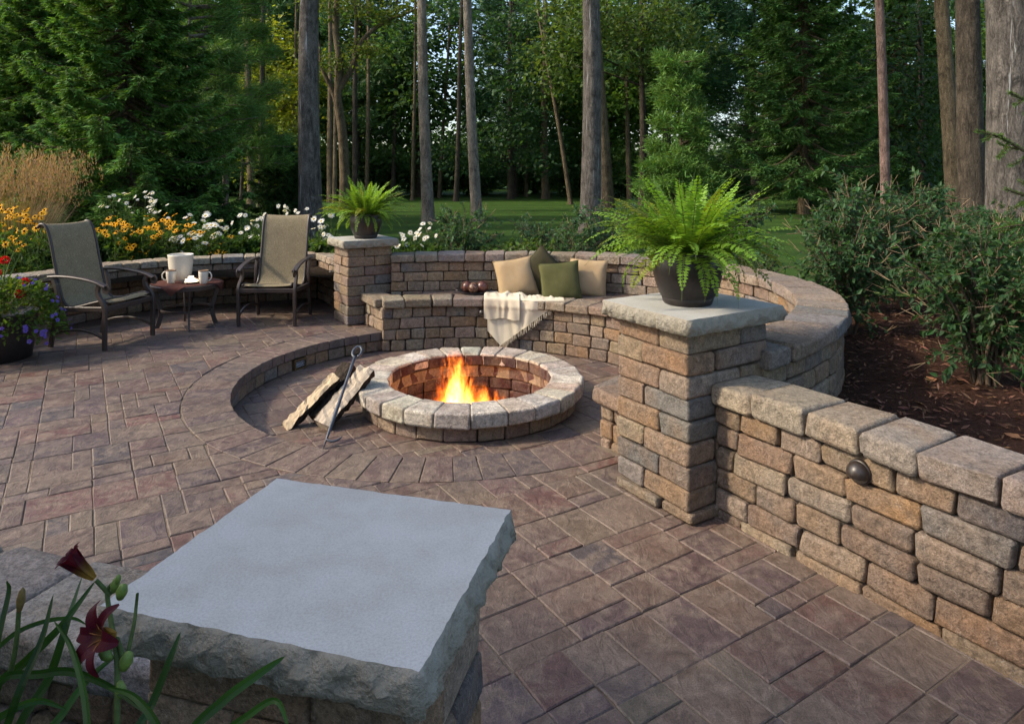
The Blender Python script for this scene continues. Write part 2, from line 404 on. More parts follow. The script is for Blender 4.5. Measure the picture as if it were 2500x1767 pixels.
def lawn_mat():
    t = NT('mown_lawn', .85, .15); p = t.pos(); n = t.noise(p, 45, 4, .75); n1 = t.noise(p, 2.2, 3); n2 = t.noise(t.pos('Position', (.25, 1.0, 1)), 160, 3, .8)
    sx = t.new('ShaderNodeSeparateXYZ'); t.link(p, sx.inputs[0])
    st = t.math('SINE', t.math('MULTIPLY', t.math('ADD', sx.outputs[1], t.math('MULTIPLY', sx.outputs[0], .12)), 4.2))
    c = t.mix(t.ramp(t.math('MULTIPLY_ADD', st, .5, .5), [(.3, 0.0), (.7, 1.0)]), (.045, .105, .014), (.062, .135, .018))
    c = t.mix(t.ramp(n1, [(.35, 0.0), (.7, .5)]), c, (.05, .09, .015))
    c = t.mix(.75, c, t.ramp(n, [(.3, .5), (.5, 1.0), (.72, 1.45)]), 'MULTIPLY'); c = t.mix(.8, c, t.ramp(n2, [(.3, .55), (.7, 1.4)]), 'MULTIPLY')
    return t.out(c, t.bump(n2, 1.0, .05))
M['lawn'] = lawn_mat()
g = add('ground', mesh('ground', V, F, True, None, None, [M['lawn']])); g['kind'] = 'structure'
# ---- patio bed and pavers
def polar_bed(name, centre, rin, rout, z, n=96, extra=()):
    a = np.linspace(0, 2 * math.pi, n, endpoint=False); V = []
    for f in (rin, rout):
        rr = np.array([f(x) for x in a]); V.append(np.c_[centre[0] + rr * np.cos(a), centre[1] + rr * np.sin(a), np.full(n, z)])
    V = np.vstack(V); F = [[i, n + i, n + (i + 1) % n, (i + 1) % n] for i in range(n)]
    o = add(name, mesh(name, V, F, False, None, None, [M['sand']])); o['kind'] = 'structure'; return o
on_arc = lambda a: A0 < math.degrees(a) % 360 < A1
patio = polar_bed('patio', RING, lambda a: 1.70 if on_arc(a) else 2.05, lambda a: 8.0, -.0055)
sunk = polar_bed('sunken_floor', PIT, lambda a: .74, lambda a: 2.25, SUNK - .0065)
def clip_half(poly, p, nrm):
    out = []
    for i in range(len(poly)):
        a, b = poly[i], poly[(i + 1) % len(poly)]; da, db = np.dot(a - p, nrm), np.dot(b - p, nrm)
        if da >= 0: out.append(a)
        if (da >= 0) != (db >= 0): out.append(a + (b - a) * da / (da - db))
    return out
def inside(poly, p):
    x, y = p; c = False; j = len(poly) - 1
    for i in range(len(poly)):
        xi, yi = poly[i]; xj, yj = poly[j]
        if (yi > y) != (yj > y) and x < (xj - xi) * (y - yi) / (yj - yi) + xi: c = not c
        j = i
    return c
def layout(seed, u0, u1, v0, v1, module=.094):
    """random rectangular paving in the grid: u along DV, v along BV; cells cut down guillotine fashion"""
    rg = rng(seed); out = []
    def cut(a, b, c, d):
        w_, h_ = round((b - a) / module), round((d - c) / module)
        done = (w_ <= 3 and h_ <= 2) or (w_ <= 2 and h_ <= 3) or (w_ <= 3 and h_ <= 3 and rg.rand() < .6)
        if done and not (w_ * h_ >= 6 and rg.rand() < .35) or w_ * h_ <= 2: out.append((a, b, c, d)); return
        if (w_ > h_ or (w_ == h_ and rg.rand() < .5)) and w_ > 1: k = a + module * rg.randint(max(1, w_ // 3), max(2, w_ - w_ // 3 + (1 if w_ < 4 else 0))) ; k = min(k, b - module); cut(a, k, c, d); cut(k, b, c, d)
        elif h_ > 1: k = c + module * rg.randint(max(1, h_ // 3), max(2, h_ - h_ // 3 + (1 if h_ < 4 else 0))); k = min(k, d - module); cut(a, b, c, k); cut(a, b, k, d)
        else: out.append((a, b, c, d))
    v = v0; k = 0
    while v < v1:
        H_ = rg.choice([4, 5, 6]) * module; u = u0 + rg.randint(0, 5) * module
        while u < u1:
            W_ = rg.choice([5, 6, 7, 8]) * module; cut(u, u + W_, v, v + H_); u += W_
        v += H_
    return out
def shrink(poly, d):
    c = sum(poly) / len(poly); out = []
    n = len(poly); res = [np.array(p) for p in poly]
    for i in range(n):
        a, b = poly[i], poly[(i + 1) % n]; e = b - a; ln = np.linalg.norm(e)
        if ln < 1e-6: continue
        nn = np.array([-e[1], e[0]]) / ln; res = clip_half(res, a + nn * d, nn)
        if len(res) < 3: return None
    return res
def paver_geo(poly, z, th, rg, bev=.0045):
    inner = shrink(poly, bev)
    if inner is None or len(inner) < 3: return None
    low = poly; n0 = len(low); n1 = len(inner)
    dz = rg.uniform(-.003, .003); ti = rg.uniform(-.014, .014, 2); c = sum(poly) / len(poly)
    zf = lambda p: z + dz + np.dot(p - c, ti)
    if n0 != n1: inner = [c + (p - c) * (1 - bev / max(.03, np.linalg.norm(p - c))) for p in low]; n1 = n0
    V = [(p[0], p[1], zf(p) - th) for p in low] + [(p[0] + rg.normal(0, .0012), p[1] + rg.normal(0, .0012), zf(p) - .004) for p in low] + [(p[0], p[1], zf(p)) for p in inner]
    F = [[i, (i + 1) % n0, n0 + (i + 1) % n0, n0 + i] for i in range(n0)] + [[n0 + i, n0 + (i + 1) % n0, 2 * n0 + (i + 1) % n0, 2 * n0 + i] for i in range(n0)] + [list(range(2 * n0, 3 * n0))]
    return np.array(V), F
def proj_area(poly, z):
    q = [(1250 + p[0] / max(p[1], .3) * 1667, 425 + (CAM_H - z) / max(p[1], .3) * 1667) for p in poly]
    cx_ = sum(a for a, b in q) / len(q); cy_ = sum(b for a, b in q) / len(q)
    if not (-60 < cx_ < 2560 and 400 < cy_ < 1830): return 0
    return abs(sum(q[i][0] * q[(i + 1) % len(q)][1] - q[(i + 1) % len(q)][0] * q[i][1] for i in range(len(q)))) / 2
def lay_pavers(parent, polys, z, th, seed, pal, limit=295, name='paver'):
    rg = rng(seed); polys = sorted(polys, key=lambda p: -proj_area(p, z)); rest = []; tr = []
    for i, p in enumerate(polys):
        p = [q for k, q in enumerate(p) if np.linalg.norm(q - p[k - 1]) > .012]
        if len(p) < 3: continue
        pj = [q + rg.uniform(-.003, .003, 2) for q in p]; gpoly = shrink(pj, .0017)
        if gpoly is None or len(gpoly) < len(p): gpoly = shrink(p, .002)
        if gpoly is None or len(gpoly) < 3: continue
        g_ = paver_geo(gpoly, z, th, rg) or paver_geo(gpoly, z, th, rg, .002)
        if g_ is None: continue
        c = pick(rg, pal)
        if i < limit:
            pc = g_[0].mean(0); pc[2] = z
            add(name, mesh(name, g_[0] - pc, g_[1], False, c, None, [M['paver']]), parent, pc)
        elif proj_area(p, z) > 0 or True:
            rest.append(g_); tr.append(np.tile(c, (len(g_[0]), 1)))
    if rest:
        V, F = merge(*rest); o = add(name + '_field', mesh(name + '_field', V, F, False, np.vstack(tr), None, [M['paver']]), parent, (0, 0, 0)); o['kind'] = 'stuff'
def to_xy(u, v): return DV * u + BV * v
PB = [tuple(p) for p in B]
polys = []
for (v0, v1, u0, u1) in layout(3, -4, 7, -9, 6):
    q = [to_xy(u0, v0), to_xy(u1, v0), to_xy(u1, v1), to_xy(u0, v1)]; c = sum(q) / 4
    if not inside(PB, c) or c[1] < .9 or c[0] < -.8 * c[1] - .9 or c[0] > .8 * c[1] + .3: continue
    d = c - RING; r_ = np.linalg.norm(d); a = math.degrees(math.atan2(d[1], d[0])) % 360
    if not (A0 - 3 < a < A1 + 6):
        if r_ < 2.05: continue
        if r_ < 2.6 and not (a < 122 and a > 112) and not (a > 300): continue
    elif r_ < RO + .25:
        nn = d / r_; q = clip_half(q, RING + nn * (RO + .004), nn)
        if len(q) < 3: continue
    polys.append([np.array(p) for p in q])
# orientation: DV x BV is counter-clockwise
lay_pavers(patio, polys, 0.0, .05, 11, PAL_PAV)
polys = []
for (v0, v1, u0, u1) in layout(8, -1, 7, -9, 2, .085):
    q = [to_xy(u0, v0), to_xy(u1, v0), to_xy(u1, v1), to_xy(u0, v1)]; c = sum(q) / 4
    d = c - RING; r_ = np.linalg.norm(d); a = math.degrees(math.atan2(d[1], d[0])) % 360; rp = np.linalg.norm(c - PIT)
    lim = RR + .02 if A0 < a < A1 else 2.0
    if r_ > lim + .2: continue
    if r_ > lim - .25: q = clip_half(q, RING + d / r_ * lim, -d / r_)
    if len(q) >= 3 and rp < 1.15: dd = (c - PIT) / rp; q = clip_half(q, PIT + dd * .80, dd)
    if len(q) < 3: continue
    polys.append([np.array(p) for p in q])
lay_pavers(sunk, polys, SUNK, .05, 12, PAL_PAV, 250)
# ---- curved step around the sunken floor
step = thing('curved_step', 'curved paver step edging the sunken floor around the fire pit', 'step', (RING[0], RING[1], SUNK))
rg = rng(21); a = A0
while a < A1:
    da = math.degrees(rg.choice([.13, .15, .17]) / RR)
    if A1 - a - da < 3: da = A1 - a
    am = R(a + da / 2); D = RO - RR; L = R(da) * RR - .003; rm = (RR + RO) / 2
    # front (narrow) end faces the centre
    put_stone('soldier_paver', step, M['paver'], rg, (RING[0] + rm * math.cos(am), RING[1] + rm * math.sin(am), -.041), am - math.pi / 2, L, D - .004, .082, .005, pick(rg, PAL_SOL), .002, RO / RR, False, .002)
    a += da
vent_ang = None
a = A0; VA = ang_of(px(693, 817, z=-.13)[:2], RING)
while a < A1:
    da = math.degrees(rg.choice([.15, .19, .22]) / RR)
    if a < VA - 2.6 < a + da: da = VA - 2.6 - a
    if abs(a - (VA - 2.6)) < .01: a += 5.2; continue
    if A1 - a - da < 3: da = A1 - a
    am = R(a + da / 2); L = R(da) * RR - .005
    if L > .02: put_stone('riser_block', step, M['stone'], rg, (RING[0] + (RR + .09) * math.cos(am), RING[1] + (RR + .09) * math.sin(am), SUNK + .051), am - math.pi / 2, L, .15, .102, .008, pick(rg, PAL), .003, 1.08, False)
    a += da
arc = Path([(RING[0] + (RR + .1) * math.cos(R(x)), RING[1] + (RR + .1) * math.sin(R(x))) for x in np.linspace(A1 - .5, A0 + .5, 60)], False)
ribbon_core(step, arc, -.03, .15, SUNK - .02, -.06, M['core'])
# ---- step light set into the riser
M['bronze'] = plain('dark_bronze_metal', (.030, .022, .018), .38, .5)
t = NT('brushed_louvre', .35, .5); M['louvre'] = t.out((.42, .43, .47)); t.b.inputs['Metallic'].default_value = .8
va = R(VA); vn = np.array([math.cos(va), math.sin(va)])
sl_ = thing('step_light', 'small louvred step light set in the riser of the curved step', 'light', (RING[0] + vn[0] * RR, RING[1] + vn[1] * RR, SUNK + .05), va - math.pi / 2)
def box(x0, x1, y0, y1, z0, z1, b=.002):
    V = [(x, y, z) for x in (x0, x1) for y in (y0, y1) for z in (z0, z1)]
    return np.array(V), [[0, 1, 3, 2], [4, 6, 7, 5], [0, 4, 5, 1], [2, 3, 7, 6], [0, 2, 6, 4], [1, 5, 7, 3]]
fr = merge(box(-.072, .072, -.012, .05, .034, .048), box(-.072, .072, -.012, .05, -.048, -.034), box(-.072, -.058, -.012, .05, -.034, .034), box(.058, .072, -.012, .05, -.034, .034), box(-.06, .06, .02, .05, -.036, .036))
M['amberframe'] = plain('aged_brass', (.10, .06, .025), .5, .4)
add('frame', mesh('frame', *fr, False, None, None, [M['amberframe']]), sl_, local=True)
for k in range(3):
    v, f = box(-.056, .056, -.006, .004, -.006, .006); v = v @ np.array(Matrix.Rotation(R(35), 3, 'X')).T + np.array((0, .002, -.021 + .021 * k))
    add('louvre', mesh('louvre', v, f, False, None, None, [M['louvre']]), sl_, local=True)
# ---- fire pit
pit = thing('fire_pit', 'round stone fire pit with pale split-face cap stones on sunken floor', 'fire pit', (PIT[0], PIT[1], SUNK))
rg = rng(31)
def ring_course(name, rad, z, h, D, n, pal, mat, inward, taper_k=1, r=.012, jit=.004, phase=0, gap=.005):
    ws = rg.uniform(.85, 1.15, n); ws = ws / ws.sum() * 2 * math.pi; a = phase
    for da in ws:
        am = a + da / 2; a += da; rm = rad + D / 2 if inward else rad - D / 2
        L = da * rad - gap
        ang = am - math.pi / 2 if inward else am + math.pi / 2
        tp = (rad + D) / rad if inward else (rad - D) / rad
        put_stone(name, pit, mat, rg, (PIT[0] + rm * math.cos(am), PIT[1] + rm * math.sin(am), z + h / 2), ang, L, D, h - .004, r, pick(rg, pal), jit, tp, True, .003)
ring_course('block', .825, SUNK, .108, .17, 26, [((.30, .225, .15), 3), ((.25, .19, .14), 2), ((.33, .24, .15), 2)], M['stone'], False)
ring_course('cap_stone', .885, SUNK + .108, .108, .255, 25, PAL_PIT, M['capstone'], False, r=.02, jit=.006)
for k in range(3): ring_course('inner_block', .655 + .006 * k, SUNK + .006 - .1 * k, .1, .13, 22, PAL_RED, M['stone'], True, phase=.1 * k)
ring_course('inner_cap_face', .626, SUNK + .111, .085, .02, 25, PAL_RED, M['capstone'], True, r=.006, jit=.004)
v, f = lathe_geo([(.74, SUNK - .32), (.74, SUNK + .1)], 40); add('core', mesh('core', np.array(v) + np.array((PIT[0], PIT[1], 0)) - np.array(wpos(pit)), f[:-2], False, None, None, [M['core']]), pit, wpos(pit))
rgd = rng(5); m_ = 30; aa = np.linspace(0, 2 * math.pi, m_, endpoint=False); V = [(0, 0, 0)]; 
for rr in (.2, .4, .6, .74): V += [(rr * math.cos(x), rr * math.sin(x), rgd.uniform(-.02, .02)) for x in aa]
F = [[0, 1 + i, 1 + (i + 1) % m_] for i in range(m_)] + [[1 + k * m_ + i, 1 + (k + 1) * m_ + i, 1 + (k + 1) * m_ + (i + 1) % m_, 1 + k * m_ + (i + 1) % m_] for k in range(3) for i in range(m_)]
add('ash_bed', mesh('ash_bed', V, F, True, None, None, [plain('ash', (.06, .055, .05), .95, .1, .8, 60, .5)]), pit, (PIT[0], PIT[1], SUNK - .27))
# ---- bench wall
bench = thing('seat_wall', 'curved tumbled stone seat wall with cushions and a draped throw', 'bench', (-.3, 7.0, SUNK))
SEAT = .335
wall_courses(bench, BENCH, SUNK, 4, (SEAT - .085 - SUNK) / 4, .16, PAL, M['stone'], 41, (.15, .2, .26), .016, True, .006)
LRET = Path([(-1.56, 7.24), (-1.30, 6.86)], False)
wall_courses(bench, LRET, 0, 2, .125, .16, PAL, M['stone'], 42, (.14, .2), .02, True)
RRET = Path([(.52, 4.06), (.52 + DV[0] * .5, 4.06 + DV[1] * .5)], False)
wall_courses(bench, RRET, -.06, 3, (SEAT - .085 + .06) / 3, .16, PAL, M['stone'], 43, (.18, .24), .02, True)
wall_caps(bench, BENCH, SEAT - .085, .085, .30, .05, PAL_CAP, M['capstone'], 44, (.22, .27, .33), .018, True, .006, s0=.0)
wall_caps(bench, Path([(-1.60, 7.30), (-1.35, 6.90)], False), SEAT - .085, .0842, .26, .035, PAL_CAP, M['capstone'], 45, (.4,), .018)
wall_caps(bench, Path([tuple(RRET.at(0) - DV * .02), tuple(RRET.at(.5))], False), SEAT - .085, .0845, .3, .05, PAL_CAP, M['capstone'], 46, (.25,), .02)
ribbon_core(bench, BENCH, .02, .3, SUNK, SEAT - .09, M['core'], .08, BENCH.L - .08)
# seat paving between the caps and the back wall
fr_ = BENCH.offset(-.24); V = []; F = []; bk = WALL_IN.offset(-.02)
tt = np.linspace(0.06, 1, 46)
A = np.array([fr_.at(x * fr_.L) for x in tt]); Bk = np.array([bk.at(x * bk.L) for x in tt])
def seat_bed(z, name, mat):
    n_ = len(A); V = np.vstack([np.c_[A, np.full(n_, z)], np.c_[Bk, np.full(n_, z)]]); F = [[i, i + 1, n_ + i + 1, n_ + i] for i in range(n_ - 1)]
    p = np.array(wpos(bench)); add(name, mesh(name, V - p, F, False, None, None, [mat]), bench, p)
seat_bed(SEAT - .016, 'seat_bed', M['sand'])
rg = rng(47); i = 0
ts = [0.06]
while ts[-1] < .97: ts.append(min(1, ts[-1] + rg.uniform(.022, .04)))
for k in range(len(ts) - 1):
    cuts = [0, rg.uniform(.35, .65), 1] if rg.rand() < .75 else [0, 1]
    for j in range(len(cuts) - 1):
        q = []
        for t_, c_ in ((ts[k], cuts[j]), (ts[k + 1], cuts[j]), (ts[k + 1], cuts[j + 1]), (ts[k], cuts[j + 1])):
            a_, b_ = fr_.at(t_ * fr_.L), bk.at(t_ * bk.L); q.append(a_ + (b_ - a_) * c_)
        # make counter-clockwise
        if sum(q[i][0] * q[(i + 1) % 4][1] - q[(i + 1) % 4][0] * q[i][1] for i in range(4)) < 0: q = q[::-1]
        sh = shrink([np.array(x) for x in q], .003)
        if sh is None: continue
        g_ = paver_geo(sh, SEAT - .006, .03, rg)
        if g_ is None: continue
        pc = g_[0].mean(0); add('seat_paver', mesh('seat_paver', g_[0] - pc, g_[1], False, pick(rg, PAL_SOL), None, [M['paver']]), bench, pc)
# ---- back wall of the bench
bw = thing('curved_wall', 'tall curved stone wall behind the bench with split-face cap stones', 'wall', (.9, 7.4, 0))
wall_courses(bw, WALL_IN, SEAT - .105, 4, .1035, .13, PAL, M['stone'], 51, (.17, .22, .26), .014, True, .004)
WOUT = WALL_IN.offset(-.26); WOUTR = Path([(0, 0), (1, 0)], False); WOUTR.P = WOUT.P[::-1].copy(); WOUTR.d = np.r_[0, np.cumsum(np.linalg.norm(np.diff(WOUTR.P, axis=0), axis=1))]; WOUTR.L = WOUTR.d[-1]
wall_courses(bw, WOUTR, .03, 6, .1035, .13, PAL, M['stone'], 52, (.17, .22, .26), .018, True, .005, s0=.0, s1=3.2)
wall_caps(bw, WALL_IN, .645, .088, .33, .035, PAL_CAP, M['capstone'], 53, (.22, .25, .28), .016, True, .006)
ribbon_core(bw, WALL_IN, .03, .23, 0, .64, M['core'], .05, WALL_IN.L - .05)
# ---- straight wall on the right
rw = thing('garden_wall', 'straight tumbled stone garden wall running from the pillar with the large fern', 'wall', (RW0[0] + .6, RW0[1] - .8, 0))
wall_courses(rw, WALL_R, -.06, 6, [.098] + [.098] * 5, .17, PAL, M['stone'], 61, (.2, .25, .29), .019, True, .007, .005, tilt=.006)
wall_caps(rw, WALL_R, .53, .105, .31, .03, PAL_CAP, M['stone'], 62, (.225, .25), .02, True, .008, .005)
ribbon_core(rw, WALL_R, .03, .26, -.05, .525, M['core'], .02, WALL_R.L)
bwk = Path([tuple(RW0 + DV * 2.9 + BV * .28), tuple(RW0 + BV * .28)], False)
wall_courses(rw, bwk, .13, 4, .1, .10, PAL, M['stone'], 63, (.2, .25, .29), .02, False)
# ---- left wall behind the chairs and its return to the pillar
lw = thing('low_curved_wall', 'low curved garden wall behind the patio chairs under the flower bed', 'wall', (-4.2, 8.0, 0))
wall_courses(lw, Path(WALL_LEFT.P, False), 0, 5, .1, .14, PAL, M['stone'], 71, (.18, .22, .28), .014, False, .004)
wall_caps(lw, Path(WALL_LEFT.P, False), .5, .085, .30, .03, PAL_CAP, M['stone'], 72, (.2, .24, .13), .014, False, .004)
ribbon_core(lw, Path(WALL_LEFT.P, False), .02, .25, -.02, .49, M['core'])
jw = thing('return_wall', 'short return wall joining the low wall to the far fern pillar', 'wall', (-2.2, 8.3, 0))
wall_courses(jw, JOG, 0, 5, .1, .14, PAL, M['stone'], 73, (.15, .2), .014, False, .004)
wall_caps(jw, JOG, .505, .085, .30, .03, PAL_CAP, M['stone'], 74, (.13, .16), .014, False, .004, s0=-.0)
ribbon_core(jw, JOG, .02, .25, -.02, .49, M['core'])
# ---- foreground wall at the left
fw = thing('foreground_wall', 'dark rounded cap stones of the low wall beside the foreground pillar and daylily', 'wall', (F0[0] - 1, F0[1], 0))
WF2 = WALL_F
wall_courses(fw, WF2, 0.0, 4, .1, .15, PAL, M['stone'], 81, (.2, .26), .024, True)
wall_caps(fw, WF2, .405, .105, .33, .03, [((.30, .29, .28), 3), ((.34, .29, .24), 2)], M['stone'], 82, (.26, .3), .03, True, .008)
ribbon_core(fw, WF2, .03, .24, -.02, .4, M['core'])
# ---- pillars
def slab_geo(ax, bx, w_, d_, th, seed):
    """rock-faced slab: corner at 0, sides along ax (w_) and bx (d_); z from 0 to th"""
    rg = rng(seed); n = 40; ring = []
    C = [np.array((0, 0)), ax * w_, ax * w_ + bx * d_, bx * d_]; mid = sum(C) / 4
    per = []; nr = []
    for k in range(4):
        a_, b_ = C[k], C[(k + 1) % 4]; e = (b_ - a_) / np.linalg.norm(b_ - a_); o = np.array((e[1], -e[0]))
        if np.dot(o, (a_ + b_) / 2 - mid) < 0: o = -o
        for i in range(n): per.append(a_ + (b_ - a_) * i / n); nr.append(o)
    per = np.array(per); nr = np.array(nr); m = len(per)
    def wob(amp, f):
        x = np.arange(m); s_ = np.zeros(m)
        for q in f: s_ += np.sin(x * q * 2 * math.pi / m + rg.rand() * 6.3) / len(f) ** .5
        return amp * s_ + amp * .34 * rg.normal(0, 1, m)
    lv = [(th, -.001, .0016), (th * .93, .003, .003), (th * .72, .009, .006), (th * .48, .012, .008), (th * .24, .009, .007), (th * .05, .004, .005), (0, 0, .003)]
    V = []
    for z, o_, amp in lv:
        off = o_ + wob(amp, (13, 21, 34, 49)); dz = wob(.004, (11, 17, 29)) if 0 < z < th * .9 else np.zeros(m)
        V.append(np.c_[per + nr * off[:, None], z + dz])
    V = np.vstack(V); F = [[(k + 1) * m + i, (k + 1) * m + (i + 1) % m, k * m + (i + 1) % m, k * m + i] for k in range(len(lv) - 1) for i in range(m)]
    nb = len(V); V = np.vstack([V, V[:m], V[-m:]]); F.append(list(range(nb, nb + m))); F.append(list(range(nb + m, nb + 2 * m))[::-1])
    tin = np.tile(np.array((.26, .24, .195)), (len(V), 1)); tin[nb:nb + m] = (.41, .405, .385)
    # orientation check
    if np.cross(np.append(ax, 0), np.append(bx, 0))[2] < 0: F = [f[::-1] for f in F]
    return V, F, tin
def pillar(name, label, corner, ax, bx, w_, d_, z0, nc, ch, th, over, seed, pal=PAL, base=0.0):
    """corner: plan point; sides ax (w_) and bx (d_) counter-clockwise from it"""
    c3 = corner + ax * w_ / 2 + bx * d_ / 2
    t = thing(name, label, 'pillar', (c3[0], c3[1], 0)); rg = rng(seed); D = .19
    C = [corner, corner + ax * w_, corner + ax * w_ + bx * d_, corner + bx * d_]
    if np.cross(np.append(ax, 0), np.append(bx, 0))[2] < 0: C = [C[0], C[3], C[2], C[1]]
    zz = z0
    hs = ([base] if base else []) + [ch] * nc
    for k, h in enumerate(hs):
        for i in range(4):
            a_, b_ = C[i], C[(i + 1) % 4]; e = (b_ - a_); ln = np.linalg.norm(e); e = e / ln; inn = np.array((-e[1], e[0]))
            # corner ownership alternates between courses
            if k % 2 == 0: s_, run = 0, ln - D
            else: s_, run = D, ln - D
            for (x0, x1) in ((s_, s_ + run),):
                m_ = a_ + e * (x0 + x1) / 2 + inn * (D / 2 + rg.uniform(-.004, .006) - (0.012 if base and k == 0 else 0))
                put_stone('block', t, M['stone'], rg, (m_[0], m_[1], zz + h / 2), math.atan2(e[1], e[0]), x1 - x0 - .004, D, h - .003, .015, pick(rg, pal), .005, 1, True, .005)
        zz += h
    v, f = box(.12, w_ - .12, .12, d_ - .12, z0, zz - .004)
    V = np.array([np.append(corner + ax * p[0] + bx * p[1], p[2]) for p in v]) - np.array(wpos(t))
    add('core', mesh('core', V, f, False, None, None, [M['core']]), t, wpos(t))
    V, F, tin = slab_geo(ax, bx, w_ + 2 * over, d_ + 2 * over, th, seed)
    pc = corner - ax * over - bx * over
    V = V + np.array((pc[0], pc[1], zz)) - np.array((c3[0], c3[1], zz))
    add('cap_slab', mesh('cap_slab', V, F, True, tin, None, [M['slab']]), t, (c3[0], c3[1], zz)); return t, zz + th
PR, PR_TOP = pillar('stone_pillar', 'stone pillar between the straight wall and bench carrying the large fern pot', np.array([.80, 3.10]), -DV, BV, .49, .56, 0.0, 8, .1025, .075, .05, 91, base=.055)
PL, PL_TOP = pillar('stone_pillar', 'far stone pillar at the chair end of the bench carrying the smaller fern', np.array([-1.73, 7.17]), -DV, BV, .46, .50, 0.0, 8, .1025, .08, .05, 92)
# foreground pillar: its back left cap corner is F0
fc = F0 + FA * .05 - FB * .05
PF, PF_TOP = pillar('stone_pillar', 'foreground stone pillar with bare pale limestone slab beside the daylily', fc - FB * .45, FA, FB, .54, .45, -.06, 7, .1117, .078, .05, 93)
# ------------------------------------------------------------------ furniture and small things
def O(name, geo, mat, parent, smooth=False, loc=(0, 0, 0), rot=(0, 0, 0), tint=None):
    return add(name, mesh(name, geo[0], geo[1], smooth, tint, None, [mat]), parent, loc, rot, local=True)
def sling_mat():
    t = NT('woven_sling', .8, .2); p = t.pos('Object')
    a = t.noise(t.pos('Object', (1, 14, 14)), 60, 2, .6); b = t.noise(t.pos('Object', (14, 1, 1)), 60, 2, .6)
    n = t.math('MULTIPLY', t.math('ADD', a, b), .5); n2 = t.noise(p, 9, 2)
    c = t.ramp(n, [(.36, (.075, .06, .036)), (.5, (.215, .175, .105)), (.64, (.37, .31, .20))])
    c = t.mix(t.ramp(n2, [(.4, 0.0), (.7, .3)]), c, (.13, .10, .06))
    return t.out(c, t.bump(n, .5, .003))
M['sling'] = sling_mat()
def frame_mat():
    t = NT('brown_powder_coat', .42, .45); p = t.pos('Object'); n = t.noise(p, 220, 2)
    return t.out(t.ramp(n, [(.3, (.030, .021, .018)), (.7, (.052, .038, .033))]), t.bump(n, .15, .001))
M['frame'] = frame_mat()
def make_chair(label, loc, rz):
    c = thing('patio_chair', label, 'chair', loc, rz, 'sling chairs by the low wall')
    prof = spline([(-.27, .425), (-.22, .44), (-.1, .415), (.06, .375), (.15, .375), (.215, .43), (.26, .56), (.315, .78), (.355, .96), (.39, 1.07), (.43, 1.125), (.475, 1.13), (.505, 1.10)], 5)
    W = .255; n = len(prof); cols = 7; V = []; F = []
    for y, z in prof:
        for j in range(cols):
            q = j / (cols - 1) * 2 - 1; V.append((q * W, y, z - .012 * (1 - q * q)))
    m = len(V); V += [(x, y + .003, z - .005) for x, y, z in V]
    for i in range(n - 1):
        for j in range(cols - 1):
            a = i * cols + j; F.append([a, a + 1, a + cols + 1, a + cols]); F.append([m + a, m + a + cols, m + a + cols + 1, m + a + 1])
    O('sling', (np.array(V), F), M['sling'], c, True)
    for s in (-1, 1):
        O('sling_rail', sweep_geo([(s * W, y, z - .004) for y, z in prof], circ(.014, 8)), M['frame'], c, True)
        xl = s * .295
        O('front_leg', sweep_geo(spline([(xl, -.28, 0), (xl, -.28, .2), (xl, -.28, .36), (xl, -.262, .42), (xl - s * .006, -.215, .48), (xl - s * .008, -.195, .535), (xl - s * .004, -.215, .592)], 4), rect(.042, .03), up=(1, 0, 0)), M['frame'], c)
        O('rear_leg', sweep_geo(spline([(xl, .315, 0), (xl, .285, .15), (xl, .25, .3), (xl, .235, .42), (xl, .25, .54), (xl, .285, .635)], 4), rect(.042, .03), up=(1, 0, 0)), M['frame'], c)
        arm = spline([(xl, .33, .648), (xl, .2, .655), (xl, .05, .65), (xl, -.1, .632), (xl, -.2, .61), (xl, -.26, .588), (xl, -.295, .575)], 4)
        O('armrest', sweep_geo(arm, rect(.058, .022, .3), up=(0, 0, 1)), M['frame'], c)
        sc_ = [(xl, -.292 + .022 * math.cos(a) * (1 - a / 16), .556 + .024 * math.sin(a) * (1 - a / 16)) for a in np.linspace(1.6, 7.6, 18)]
        O('arm_scroll', sweep_geo(sc_, rect(.056, .009, .2), up=(1, 0, 0)), M['frame'], c)
        O('side_rail', sweep_geo([(xl, -.27, .372), (xl, 0, .362), (xl, .24, .352)], rect(.03, .045), up=(0, 0, 1)), M['frame'], c)
        O('stretcher', sweep_geo(spline([(xl, -.275, .105), (xl, -.14, .155), (xl, 0, .17), (xl, .16, .155), (xl, .295, .115)], 5), rect(.022, .022), up=(0, 0, 1)), M['frame'], c)
    O('front_rail', sweep_geo([(-.295, -.272, .37), (.295, -.272, .37)], rect(.03, .045)), M['frame'], c)
    O('rear_rail', sweep_geo([(-.295, .235, .345), (.295, .235, .345)], rect(.03, .04)), M['frame'], c)
    O('seat_bar', sweep_geo([(-W, .12, .368), (W, .12, .368)], circ(.011)), M['frame'], c)
    return c
make_chair('brown sling patio chair facing the fire pit beside the side table', (-2.59, 7.47, 0), R(1))
make_chair('brown sling patio chair turned sideways next to the flower planter', (-3.90, 6.54, 0), R(77))
